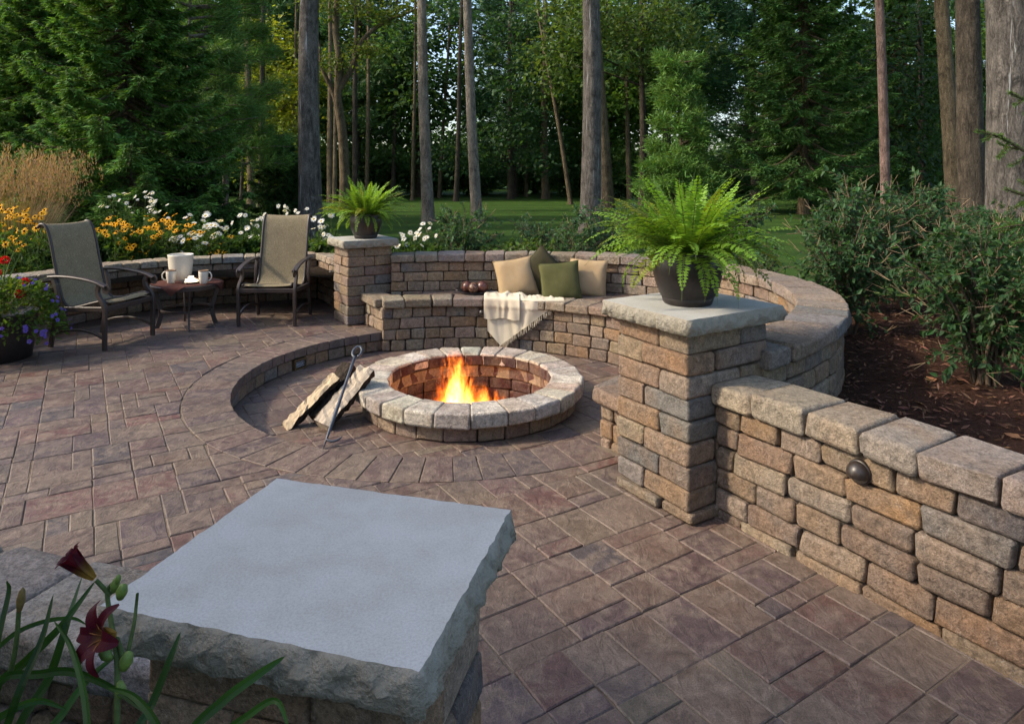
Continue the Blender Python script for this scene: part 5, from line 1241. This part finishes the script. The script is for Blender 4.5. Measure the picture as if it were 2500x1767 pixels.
shrub('leafy viburnum with a bare forked base in the mulch', 'vib0', 2.95, 4.25, MULZ, 1.0, .3)
shrub('viburnum crowding the outside of the curved wall', 'vib1', 2.72, 5.6, MULZ, 1.05, 2.0)
shrub('viburnum with dry flower heads below the massive trunk', 'vib0', 3.7, 5.2, MULZ, .98, 3.6)
for k, (x, y, kk, s_) in enumerate(((3.3, 6.5, 'vib1', 1.3), (4.5, 6.2, 'vib0', 1.0), (3.75, 7.6, 'vib0', .95), (4.5, 7.6, 'vib1', 1.3), (4.35, 4.6, 'vib1', .9), (3.6, 3.4, 'vib1', .75), (5.3, 7.0, 'vib0', 1.05))): shrub(('viburnum at the back of the thicket nearest the curved wall', 'viburnum thicket bush in front of the leaning brown trunk', 'viburnum beside the low bush by the curved wall', 'viburnum at the lawn edge of the thicket', 'viburnum behind the forked-base bush', 'small viburnum in the mulch by the straight wall', 'viburnum under the spruce twigs at the thicket end')[k], kk, x, y, MULZ, s_, k * 1.7, 'viburnum thicket')
shrub('rose bush under the two pale trunks behind the bench wall', 'rose0', -.62, 8.6, .25, 1.15, .5)
shrub('rose bush under the brown trunk behind the bench pillows', 'rose0', .78, 8.5, .2, 1.05, 2.5)
shrub('taller rose bush against the thick trunk behind the bench', 'rose1', 1.25, 8.9, .2, 1.25, 1.5)
shrub('rose bush beside the low yellow-green perennials', 'rose1', .35, 9.0, .2, 1.0, 4.0)
shrub('bluish rose bush right of the big fern by the lawn', 'rose1', 2.95, 9.0, .2, 1.3, 5.0)
shrub('unseen bush added to block sky light from the foreground wall', 'vib0', -1.8, .75, -.1, 1.6, 1.0)  # out of view, added to keep sky light off the near left corner
for k, (x, y) in enumerate(((-1.7, -.9), (.3, -1.7), (1.7, -1.2))): shrub(('unseen bush by the small shade spruce, added to block low sky light', 'unseen bush behind the camera, added to block low sky light', 'unseen bush past the straight wall, added to block low sky light')[k], 'vib0', x, y, .0, 1.55, k * 2.0)  # added behind the camera to cut sky light on surfaces facing it
shrub('low bush against the curved wall behind the big fern', 'rose0', 2.6, 7.3, .2, .85, 3.2)
shrub('rose bush hidden behind the big fern', 'rose0', 1.9, 8.3, .2, 1.0, 3.9)
for k, (x, y, s_) in enumerate(((.0, 8.15, 1.1), (.3, 8.25, 1.2), (.15, 8.6, 1.2), (-.25, 8.2, 1.0), (.55, 8.05, .9), (1.2, 8.0, .9))): shrub('low yellow-green perennial along the top of the bench wall', 'low', x, y, .32, s_, k * 1.3, 'low perennials behind the bench', 'perennial')
# ------------------------------------------------------------------ ferns in pots
M['pot'] = plain('dark_brown_pot', (.020, .015, .013), .45, .45, .15, 60)
def frond_geo(rg, L, az, up, droop, wd, base, n=26):
    """arching frond with two rows of leaflets, base at the origin"""
    dr = np.array((math.cos(az), math.sin(az), 0)); s_ = np.linspace(0, 1, n + 1); th = up - droop * s_ ** 1.35; P = [np.zeros(3)]
    for i in range(n): P.append(P[-1] + L / n * (dr * math.cos(th[i]) + np.array((0, 0, math.sin(th[i])))))
    P = np.array(P); T = unit(np.gradient(P, axis=0)); S = np.array((-dr[1], dr[0], 0)); N = unit(np.cross(S[None], T)); N = N * np.sign(N[:, 2:3] + 1e-6) if up - droop > -1.2 else N
    tw = rg.uniform(-.5, .5); sh = np.sin(np.clip(s_ * 1.06 + .03, 0, 1) * math.pi) ** .55; parts = []
    i = np.arange(3, n + 1); W = wd * sh[i] * (1 - .25 * s_[i])
    for sg in (1, -1):
        d = unit(S[None] * sg * math.cos(tw) + N[i] * math.sin(tw) * sg + T[i] * .28 + np.array((0, 0, -.10)) + rg.normal(0, .13, (len(i), 3)))
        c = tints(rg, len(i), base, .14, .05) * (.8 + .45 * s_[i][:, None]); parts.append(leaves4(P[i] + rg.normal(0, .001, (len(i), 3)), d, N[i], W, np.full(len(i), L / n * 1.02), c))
    V, F, C = cat(parts); rv, rf = tube(P[::2], .0022, .0008, 4); k = len(V); return np.vstack([V, rv]), np.vstack([F, np.array(rf) + k]), np.vstack([C, np.tile(np.array((.10, .14, .03)), (len(rv), 1))])
def fern(label, x, y, z, seed, sc_=1.0, nf=88):
    t = thing('potted_fern', label, 'plant', (x, y, z))
    O('pot', lathe_geo([(0, 0), (.112, 0), (.12, .006), (.129, .035), (.127, .038), (.134, .042), (.158, .10), (.172, .16), (.173, .20), (.164, .235), (.158, .250), (.166, .262), (.158, .264), (.146, .25), (.0, .235)], 40), M['pot'], t, True)
    rg = rng(seed)
    for k in range(nf):
        q = k / nf; az = k * 2.399 + rg.uniform(-.3, .3)
        if q < .30: up, L, dp = rg.uniform(.95, 1.45), rg.uniform(.32, .50), rg.uniform(.2, .9)
        elif q < .85: up, L, dp = rg.uniform(.35, 1.0), rg.uniform(.40, .56), rg.uniform(.7, 1.7)
        else: up, L, dp = rg.uniform(.1, .75), rg.uniform(.32, .46), rg.uniform(1.6, 2.5)
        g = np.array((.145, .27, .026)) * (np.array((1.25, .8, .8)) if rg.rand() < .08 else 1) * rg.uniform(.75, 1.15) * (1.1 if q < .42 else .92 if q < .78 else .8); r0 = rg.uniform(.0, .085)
        v, f, c = frond_geo(rg, L * sc_, az, up, dp, .052 * rg.uniform(.8, 1.15) * sc_, g, 28)
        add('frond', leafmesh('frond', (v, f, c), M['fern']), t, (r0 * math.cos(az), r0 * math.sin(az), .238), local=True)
    return t
fern('large potted fern with arching bright fronds on the pillar by the straight wall', .885, 3.44, PR_TOP - .001, 1, 1.08, 135)
fern('smaller potted fern with drooping fronds on the far pillar', -1.60, 7.47, PL_TOP - .001, 2, 1.06, 115)
# ------------------------------------------------------------------ flower bed
def petals_geo(n, r0, r1, wd, cup, seed, tint):
    rg = rng(seed); a = np.arange(n) * 2 * math.pi / n + rg.uniform(-.1, .1, n); d = np.c_[np.cos(a), np.sin(a), np.full(n, cup) + rg.uniform(-.12, .12, n)]; return leaves6(np.c_[np.cos(a) * r0, np.sin(a) * r0, np.zeros(n)], d, np.tile((0, 0, 1.0), (n, 1)), np.full(n, r1 - r0) * rg.uniform(.85, 1.1, n), np.full(n, wd), tints(rg, n, tint, .06, .03), .12)
def disc_geo(r_, h): return lathe_geo([(r_, -.003), (r_ * .95, h * .5), (r_ * .6, h * .9), (0.0001, h)], 9)
M['disc_y'] = plain('yellow_flower_disc', (.55, .36, .04), .9, .1); M['disc_b'] = plain('dark_flower_cone', (.03, .012, .006), .9, .1)
DAISY = [leafmesh('petals', petals_geo(15, .011, .050, .013, .05 + .1 * k, k, (.80, .80, .78)), M['petal']) for k in range(3)]; SUSAN = [leafmesh('petals', petals_geo(12, .010, .045, .014, -.12 + .08 * k, 10 + k, (.78, .40, .012)), M['petal']) for k in range(3)]
DD_ = mesh('disc', *disc_geo(.013, .007), True, None, None, [M['disc_y']]); DS_ = mesh('disc', *disc_geo(.011, .014), True, None, None, [M['disc_b']])
def clump(name, label, kind, regions, count, seed, base_z=.40, lean=1.0, leafc=(.05, .10, .02), group=None, size=1.0, Yr=(8.7, 9.4)):
    """flower clump: heads scattered inside photo regions (u0,v0,u1,v1), stems down to the bed, leaves below"""
    rg = rng(seed); heads = []
    for k in range(count):
        u0, v0, u1, v1 = regions[k % len(regions)]; heads.append(np.array(px(rg.uniform(u0, u1), rg.uniform(v0, v1), Y=rg.uniform(*Yr))))
    H = np.array(heads); b = np.array((H[:, 0].mean(), H[:, 1].mean(), base_z)); t = thing(name, label, 'flowers', tuple(b), 0, group)
    gs = []; parts = []
    for h_ in H:
        root = np.array((h_[0] + rg.uniform(-.12, .12), h_[1] + rg.uniform(-.08, .12), base_z)); m = (root + h_) / 2 + rg.normal(0, .02, 3); st = spline([root, m, h_], 5); gs.append(tube(st - b, .0035, .002, 4))
        n = 26; i = rg.randint(0, len(st) - 3, n); p = st[i] - b + rg.normal(0, .035, (n, 3)); d = rdir(rg, n) + np.array((0, 0, .5)); L = rg.uniform(.05, .12, n); parts.append(leaves6(p, d, rg.normal(0, .5, (n, 3)) + np.array((0, 0, 1)), L, L * .22, tints(rg, n, leafc, .3), .2))
        o = bpy.data.objects.new('flower', None)
        pet = bpy.data.objects.new('flower', (DAISY if kind == 'daisy' else SUSAN)[rg.randint(3)]); COL.objects.link(pet); pet.parent = t; pet.location = h_ - b
        fc_ = Vector((rg.normal(0, .45) - .1, rg.normal(-.55, .4), 1.0 if rg.rand() < .7 else .35)); pet.rotation_euler = fc_.to_track_quat('Z', 'Y').to_euler(); s_ = size * rg.uniform(.75, 1.12); pet.scale = (s_, s_, s_)
        dc = bpy.data.objects.new('disc', DD_ if kind == 'daisy' else DS_); COL.objects.link(dc); dc.parent = pet; bpy.data.objects.remove(o)
    add('stems', mesh('stems', *merge(*gs), True, None, None, [M['stem']]), t, local=True); add('foliage', leafmesh('foliage', cat(parts), M['leaf']), t, local=True)
clump('black_eyed_susan', 'tall clump of black-eyed Susans beside the ornamental grass', 'susan', [(0, 462, 60, 560), (20, 470, 105, 545), (0, 545, 50, 625), (0, 470, 100, 500)], 70, 1, .38, Yr=(7.4, 8.2), size=1.0)
clump('black_eyed_susan', 'clump of black-eyed Susans behind the sideways chair', 'susan', [(205, 500, 300, 560), (230, 480, 300, 575), (262, 490, 320, 582)], 74, 2, Yr=(8.6, 9.3))
clump('black_eyed_susan', 'densest golden clump of black-eyed Susans above the vase', 'susan', [(290, 485, 385, 560), (320, 480, 440, 540), (370, 500, 460, 545), (265, 555, 340, 582)], 96, 3, Yr=(8.7, 9.4))
clump('black_eyed_susan', 'last few black-eyed Susans mixed into the daisies', 'susan', [(405, 530, 520, 575), (460, 545, 520, 572)], 12, 4, Yr=(8.7, 9.1))
clump('daisy_clump', 'tall white daisies standing against the dark spruce', 'daisy', [(245, 430, 345, 452), (258, 440, 350, 478), (220, 455, 400, 492), (330, 432, 345, 470)], 38, 5, Yr=(9.6, 10.2), size=.72)
clump('daisy_clump', 'thick clump of white daisies between vase and facing chair', 'daisy', [(410, 478, 500, 528), (430, 495, 560, 540), (380, 500, 470, 555), (395, 555, 470, 585)], 62, 6, Yr=(8.7, 9.3))
clump('daisy_clump', 'loose daisies on thin stems left of the facing chair', 'daisy', [(500, 480, 600, 520), (540, 470, 590, 560)], 16, 7, Yr=(9.0, 9.6), size=.85)
clump('daisy_clump', 'few small daisies rising above the facing chair back', 'daisy', [(620, 458, 675, 478), (600, 465, 690, 490)], 9, 8, Yr=(9.6, 10.0), size=.7)
clump('daisy_clump', 'white daisies between the facing chair and far fern', 'daisy', [(702, 480, 745, 545), (712, 500, 750, 560)], 22, 9, Yr=(8.9, 9.3))
clump('daisy_clump', 'daisies behind the far pillar beside the rose bush', 'daisy', [(895, 500, 985, 540), (930, 505, 965, 560), (885, 520, 930, 560)], 26, 10, Yr=(8.3, 8.9), base_z=.3, size=.8)
# green filler foliage of the bed, hosta
lf, st, dr = shrub_geo(520, .5, .42, 30, .09, (.055, .115, .02), 7, (0, 0), 0, 10); SH['fill'] = (leafmesh('foliage', lf, M['leaf']), mesh('stems', *st, True, None, None, [M['stem']]), None)
rg = rng(52)
for k, (u, Y, s_) in enumerate(((150, 8.8, 1), (215, 8.9, 1), (262, 9.0, 1), (310, 9.1, 1), (355, 9.2, 1), (400, 9.3, .95), (440, 9.2, .9), (485, 9.2, .85), (530, 9.1, .85), (575, 9.1, .85), (620, 9.2, .85), (700, 9.3, .8), (735, 9.0, .8), (905, 8.6, .75), (950, 8.5, .75), (870, 8.7, .8), (0, 7.9, 1), (60, 8.1, 1), (110, 8.3, .8))): shrub('leafy green stems filling the flower bed behind the low wall', 'fill', ux(u, Y), Y, .38, s_, k, 'bed foliage', 'bed_foliage')
hs = thing('hosta', 'broad hosta leaves over the low wall behind the sideways chair', 'plant', (*px(95, Y=7.75, z=.42)[:2], .42)); rgh = rng(33)
for k in range(15):
    a = k * 2.4; el = rgh.uniform(.15, .7); d = np.array([[math.cos(a), math.sin(a), el]]); v, f, c = leaves6(np.zeros((1, 3)), d, np.array([[0, 0, 1.0]]), [rgh.uniform(.2, .3)], [.14], tints(rgh, 1, (.05, .13, .03), .2), .3); O('leaf', (v, [list(map(int, q)) for q in f]), M['leaf'], hs, False, (0, 0, .08), tint=c)
# ---- ornamental grass
def blades(rg, n, root_r, L, up, droop, w_, tint, seg=5, org=(0, 0, 0), az=None):
    a = rg.rand(n) * 6.28 if az is None else az; q = rg.rand(n) ** .5; P = np.c_[np.cos(a) * root_r * q, np.sin(a) * root_r * q, np.zeros(n)] + np.array(org); ln = L * rg.uniform(.65, 1.1, n); u = up + rg.normal(0, .10, n) - .25 * q; dp = droop * rg.uniform(.3, 1.3, n)
    dr = np.c_[np.cos(a), np.sin(a), np.zeros(n)]; S = np.c_[-np.sin(a + .9), np.cos(a + .9), np.zeros(n)]; V = []; 
    for k in range(seg + 1):
        s_ = k / seg; th = u - dp * s_ ** 1.5; wv = w_ * (1 - s_ ** 2 * .92); V.append(np.stack([P - S * wv / 2, P + S * wv / 2], 1)); P = P + (ln / seg)[:, None] * (dr * np.cos(th)[:, None] + np.array((0, 0, 1)) * np.sin(th)[:, None])
    V = np.stack(V, 1); nv = (seg + 1) * 2; base = np.arange(n)[:, None] * nv; F = np.concatenate([base + np.array([[2 * k, 2 * k + 1, 2 * k + 3, 2 * k + 2]]) for k in range(seg)], 0)
    c = np.repeat(tints(rg, n, tint, .3, .08), nv, 0); return V.reshape(-1, 3), F, c, P
gr = px(35, Y=10.2, z=.3); gt = thing('ornamental_grass', 'tall tan feather reed grass clump at the end of the flower bed', 'grass', tuple(gr)); rg = rng(61)
v, f, c, _ = blades(rg, 1300, .3, .95, 1.46, .8, .007, (.10, .11, .035)); add('blades', leafmesh('blades', (v, f, c), M['leaf']), gt, local=True)
v, f, c, tips = blades(rg, 900, .32, 1.18, 1.47, .26, .005, (.33, .22, .12)); add('stalks', leafmesh('stalks', (v, f, c), M['dry']), gt, local=True)
n = len(tips) * 7; tp_ = np.repeat(tips, 7, 0) + np.c_[rg.normal(0, .012, n), rg.normal(0, .012, n), rg.uniform(-.05, .22, n)]; v, f, c = leaves4(tp_, np.array((0, 0, 1)) + rg.normal(0, .28, (n, 3)), rdir(rg, n), rg.uniform(.04, .09, n), rg.uniform(.008, .014, n), tints(rg, n, (.36, .235, .13), .3)); add('plumes', leafmesh('plumes', (v, f, c), M['dry']), gt, local=True)
# ---- flower planter at the left edge
pp = np.array((-4.42, 5.92, 0)); pt = thing('flower_planter', 'black planter overflowing with purple lobelia and red geraniums', 'planter', tuple(pp)); rg = rng(71)
O('pot', lathe_geo([(0, 0), (.20, 0), (.215, .01), (.24, .2), (.26, .38), (.275, .40), (.262, .405), (.24, .38), (0, .36)], 32), M['pot'], pt, True)
parts = []; n = 2600; q = rdir(rg, n); q[:, 2] = np.abs(q[:, 2]) * 1.0 - .28; p = q * np.array((.46, .46, .32)) * (rg.uniform(.45, 1.0, (n, 1)) ** .6) + np.array((.02, 0, .46)); p[:, 2] -= np.clip(np.hypot(p[:, 0], p[:, 1]) - .3, 0, 1) * 1.1; parts.append(leaves6(p, q + rg.normal(0, .5, (n, 3)), rg.normal(0, .5, (n, 3)) + np.array((0, 0, 1)), rg.uniform(.03, .06, n), rg.uniform(.018, .035, n), tints(rg, n, (.075, .13, .018), .35)))
add('foliage', leafmesh('foliage', cat(parts), M['leaf']), pt, local=True)
LOB = [leafmesh('blossom', petals_geo(5, .002, .016, .013, .3, 80 + k, (.16, .10, .46)), M['petal']) for k in range(2)]
for k in range(110):
    q = rdir(rg, 1)[0]; q[2] = abs(q[2]) * .9 - .25; p = q * np.array((.5, .5, .36)) + np.array((.02, 0, .46)); p[2] -= max(0, math.hypot(p[0], p[1]) - .3) * .9
    o = bpy.data.objects.new('blossom', LOB[k % 2]); COL.objects.link(o); o.parent = pt; o.location = p; o.rotation_euler = Vector(q + np.array((.2, -.4, .2))).to_track_quat('Z', 'Y').to_euler(); s_ = rg.uniform(.8, 1.5); o.scale = (s_, s_, s_)
ger = []
for k in range(4): ger.append(None)
for k, (x, y, z) in enumerate(((.06, -.05, .86), (.16, .05, .66), (.22, -.1, .58), (-.05, .0, .74))):
    n = 60; q = rdir(rg, n); g_ = leaves6(q * .02, q, rdir(rg, n), np.full(n, .022), np.full(n, .02), tints(rg, n, (.48, .012, .016), .25), .05); add('geranium_head', leafmesh('geranium_head', g_, M['petal']), pt, (x, y, z), local=True)
    O('stem', tube([(x * .5, y * .5, .4), (x * .8, y * .8, (z + .4) / 2), (x, y, z - .02)], .004, .003, 5), M['stem'], pt, True)
v, f, c, _ = blades(rg, 34, .08, .75, 1.0, 1.5, .008, (.14, .17, .06), 8, (0, 0, .38)); add('spike_leaves', leafmesh('spike_leaves', (v, f, c), M['leaf']), pt, local=True)
v, f, c, _ = blades(rg, 8, .05, .55, 1.5, .15, .022, (.06, .13, .04), 5, (-.12, 0, .40)); add('iris_leaves', leafmesh('iris_leaves', (v, f, c), M['leaf']), pt, local=True)
# ---- daylily in the foreground
def strip(pts, w_, c0, seed=0):
    P = spline(pts, 6); n = len(P); T = unit(np.gradient(P, axis=0)); S = unit(np.cross(T, np.array((.15, -1.0, .35)))); s_ = np.linspace(0, 1, n); wv = (w_ * np.sin(np.clip(s_ * .92 + .08, 0, 1) * math.pi) ** .5)[:, None]; N = np.cross(S, T)
    V = np.stack([P - S * wv / 2 + N * wv * .18, P, P + S * wv / 2 + N * wv * .18], 1).reshape(-1, 3); F = np.array([[3 * i + k, 3 * i + k + 1, 3 * i + 4 + k, 3 * i + 3 + k] for i in range(n - 1) for k in (0, 1)]); return V, F, np.tile(np.array(c0), (len(V), 1))
dl = thing('daylily', 'dark red daylily with buds leaning over the foreground pillar corner', 'flowers', (-.72, 1.0, -.1)); ob = np.array(wpos(dl)); rg = rng(91)
def dp(u, v, Y): return np.array(px(u, v, Y=Y))
for pts, w_ in (([(-20, 1560, 1.0), (60, 1480, 1.0), (140, 1400, 1.0), (215, 1300, 1.05)], .018), ([(40, 1640, .95), (110, 1520, .98), (150, 1400, 1.0), (185, 1290, 1.1)], .018), ([(0, 1530, .95), (90, 1510, .95), (160, 1505, .95), (250, 1540, .93), (330, 1600, .9)], .016), ([(0, 1700, .9), (40, 1560, .9), (95, 1430, .95), (120, 1330, 1.0)], .015),
    ([(300, 1660, .85), (340, 1580, .88), (380, 1480, .9), (405, 1415, .92)], .015), ([(420, 1660, .8), (500, 1570, .82), (580, 1510, .84), (640, 1470, .86)], .017), ([(500, 1660, .8), (560, 1600, .8), (620, 1570, .8), (650, 1640, .78)], .012), ([(-30, 1500, 1.0), (20, 1430, 1.0), (90, 1395, 1.02), (160, 1385, 1.05), (195, 1400, 1.05)], .010), ([(90, 1680, .9), (140, 1600, .92), (200, 1520, .95), (270, 1460, 1.0)], .015), ([(-20, 1640, .9), (30, 1590, .9), (90, 1570, .92), (150, 1590, .92)], .014), ([(200, 1700, .85), (190, 1560, .9), (160, 1450, .95), (120, 1390, 1.0)], .014), ([(-10, 1600, .85), (-5, 1450, .9), (20, 1330, .95), (15, 1300, .95)], .012), ([(380, 1700, .78), (350, 1620, .8), (300, 1560, .82), (240, 1540, .84)], .014)):
    v, f, c = strip([dp(*q) for q in [(pts[0][0], pts[0][1] + 160, pts[0][2])] + list(pts)], w_ * .66, np.array((.026, .075, .014)) * rg.uniform(.6, 1.1)); add('leaf', leafmesh('leaf', (v - ob, f, c), M['leaf']), dl, ob)
sp = [dp(262, 1750, .9), dp(262, 1600, .92), dp(262, 1480, .95), dp(250, 1400, 1.0), dp(240, 1330, 1.02), dp(250, 1310, 1.02)]; O('flower_stem', (lambda g: (g[0] - ob, g[1]))(tube(spline(sp, 5), .0045, .003, 7)), M['stem'], dl, True)
O('flower_stem', (lambda g: (g[0] - ob, g[1]))(tube(spline([dp(285, 1470, .96), dp(300, 1400, .98), dp(305, 1360, 1.0), dp(308, 1330, 1.0)], 4), .003, .002, 6)), M['stem'], dl, True)
O('flower_stem', (lambda g: (g[0] - ob, g[1]))(tube(spline([dp(20, 1520, .98), dp(35, 1450, .98), dp(42, 1370, .98)], 4), .0035, .003, 6)), M['stem'], dl, True)
M['budgreen'] = plain('lily_bud', (.12, .18, .035), .5, .3); M['budtan'] = plain('tan_bud', (.15, .10, .03), .6, .3)
def bud(u, v, Y, d, L, mat, r_=.009):
    L *= .85; r_ *= .75; o = O('bud', lathe_geo([(.001, 0), (r_ * .6, L * .12), (r_, L * .5), (r_ * .7, L * .85), (.0005, L)], 10), mat, dl, True, tuple(dp(u, v, Y) - ob)); o.rotation_euler = Vector(d).to_track_quat('Z', 'Y').to_euler()
bud(252, 1330, 1.02, (.3, 0, 1), .03, M['budgreen']); bud(268, 1345, 1.0, (.25, -.1, .8), .032, M['budgreen'], .011); bud(262, 1310, 1.01, (.2, 0, 1), .018, M['budgreen'], .006); bud(42, 1375, .98, (.15, 0, 1), .045, M['budtan'], .008); bud(252, 1480, .95, (-.6, 0, .5), .028, M['budgreen'], .01); bud(275, 1505, .94, (.3, 0, .9), .035, M['budgreen'], .012); bud(268, 1525, .93, (.1, 0, -.9), .03, M['budgreen'], .01)
def lily(u, v, Y, d, L, open_, label):
    pos = dp(u, v, Y); rot = Vector(d).to_track_quat('Z', 'Y'); n = 6; parts = []
    for k in range(n):
        a = k * math.pi / 3 + .2; dr = np.array((math.cos(a), math.sin(a), 0)); w0 = L * (.20 if k % 2 else .27) * (1.2 if open_ > .5 else .75); pts = [np.array((0, 0, 0)) + dr * .003, dr * L * .10 + np.array((0, 0, L * .35)), dr * L * (.16 + .32 * open_) + np.array((0, 0, L * .72)), dr * L * (.20 + .75 * open_) + np.array((0, 0, L * (.98 - .25 * open_))), dr * L * (.3 + 1.0 * open_) + np.array((0, 0, L * (1.05 - .62 * open_)))]
        P = spline(pts, 4); m = len(P); T = unit(np.gradient(P, axis=0)); S = np.array((-dr[1], dr[0], 0)); s_ = np.linspace(0, 1, m); wv = (w0 * np.clip(np.sin(np.clip(s_ * .9 + .07, 0, 1) * math.pi), 0, 1) ** .7)[:, None]; N = np.cross(T, S[None]); V = np.stack([P - S * wv + N * wv * .25, P, P + S * wv + N * wv * .25], 1).reshape(-1, 3); F = np.array([[3 * i + q, 3 * i + q + 1, 3 * i + 4 + q, 3 * i + 3 + q] for i in range(m - 1) for q in (0, 1)])
        ye, re_ = np.array((.30, .17, .03)), np.array((.055, .003, .010)); k_ = np.clip(s_ * 3.2 - .35, 0, 1)[:, None]; parts.append((V, F, np.repeat(ye * (1 - k_) + re_ * k_, 3, 0)))
    o = add('flower', leafmesh('flower', cat(parts), M['petal']), dl, tuple(pos - ob), rot.to_euler(), local=True)
    if open_ > .5:
        gs = [tube(spline([(0, 0, L * .1), (.01 * math.cos(a), .01 * math.sin(a), L * .6), (.03 * math.cos(a), .03 * math.sin(a), L * .8)], 3), .0008, .0006, 4) for a in np.arange(6) * 1.05]; add('stamens', mesh('stamens', *merge(*gs), True, None, None, [plain('stamen', (.25, .09, .015), .6)]), o, local=True)
lily(212, 1296, 1.02, (-.62, -.2, .75), .054, .10, ''); lily(258, 1425, .97, (-.55, -.75, .42), .042, .85, '')
O('flower_stem', (lambda g: (g[0] - ob, g[1]))(tube(spline([dp(248, 1335, 1.02), dp(232, 1318, 1.02), dp(215, 1300, 1.02)], 3), .0035, .003, 6)), M['stem'], dl, True); O('flower_stem', (lambda g: (g[0] - ob, g[1]))(tube(spline([dp(276, 1480, .95), dp(270, 1452, .96), dp(262, 1430, .97)], 3), .0035, .003, 6)), M['stem'], dl, True)
# ---- spruce boughs at the right edge, from a spruce just outside the picture
st_ = thing('spruce_sapling', 'bright spruce branch tips reaching in front of the massive trunk', 'tree', (2.95, 3.15, float(ground_z(2.95, 3.15)))); ob = np.array(wpos(st_)); rg = rng(101)
O('trunk', trunk_geo(3.2, .05, 5, taper=.2, n=10), M['bark_brown'], st_, True)
def spr_branch(pts, Y, seed, twigs):
    rg = rng(seed); P = spline([dp(u, v, Y) for u, v in pts], 6); gs = [tube(P - ob, .009, .003, 6)]; parts = []; lines = [P]
    for (s_, du, dv) in twigs:
        q = P[int(s_ * (len(P) - 1))]; e = q + (dp(1000 + du, 500 + dv, Y) - dp(1000, 500, Y)) + np.array((0, rg.uniform(-.08, .08), 0)); L_ = spline([q, (q + e) / 2 + np.array((0, 0, -.006)), e], 5); lines.append(L_); gs.append(tube(L_ - ob, .004, .002, 5))
    for L_ in lines:
        ln = np.linalg.norm(np.diff(L_, axis=0), axis=1).sum(); n = int(ln * 1500); t_ = rg.rand(n) * (len(L_) - 1); i = np.clip(t_.astype(int), 0, len(L_) - 2); fr = (t_ - i)[:, None]; p = L_[i] * (1 - fr) + L_[i + 1] * fr; tg = unit(L_[i + 1] - L_[i]); rd = rdir(rg, n); d = unit(np.cross(tg, rd) + tg * .75 + np.array((0, 0, .2))); parts.append(leaves4(p - ob, d, rdir(rg, n), rg.uniform(.014, .022, n), np.full(n, .0028), tints(rg, n, (.075, .15, .03), .3)))
    add('branch', mesh('branch', *merge(*gs), True, None, None, [M['twig']]), st_, ob); add('needles', leafmesh('needles', cat([(v, f, c) for v, f, c in parts]), M['needle']), st_, ob)
spr_branch([(2420, 390), (2350, 370), (2290, 335), (2240, 308), (2190, 294)], 2.9, 1, [(.45, -50, 25), (.5, -40, -15), (.65, -55, 35), (.7, -25, -12), (.3, -60, 50), (.25, -30, -30), (.15, -60, 20), (.85, -25, 12)])
spr_branch([(2420, 260), (2350, 240), (2300, 225), (2262, 208)], 3.0, 2, [(.4, -45, 18), (.6, -38, 10), (.3, -40, -16), (.75, -22, 14)])
spr_branch([(2420, 420), (2360, 425), (2310, 440), (2255, 425)], 2.9, 3, [(.3, -60, 30), (.5, -50, 35), (.65, -45, 18), (.2, -60, -15), (.4, -40, -20)])
spr_branch([(2420, 520), (2350, 515), (2290, 505), (2230, 515)], 2.8, 4, [(.3, -60, 35), (.5, -50, 30), (.6, -45, -12), (.2, -60, -10), (.75, -30, 15)])
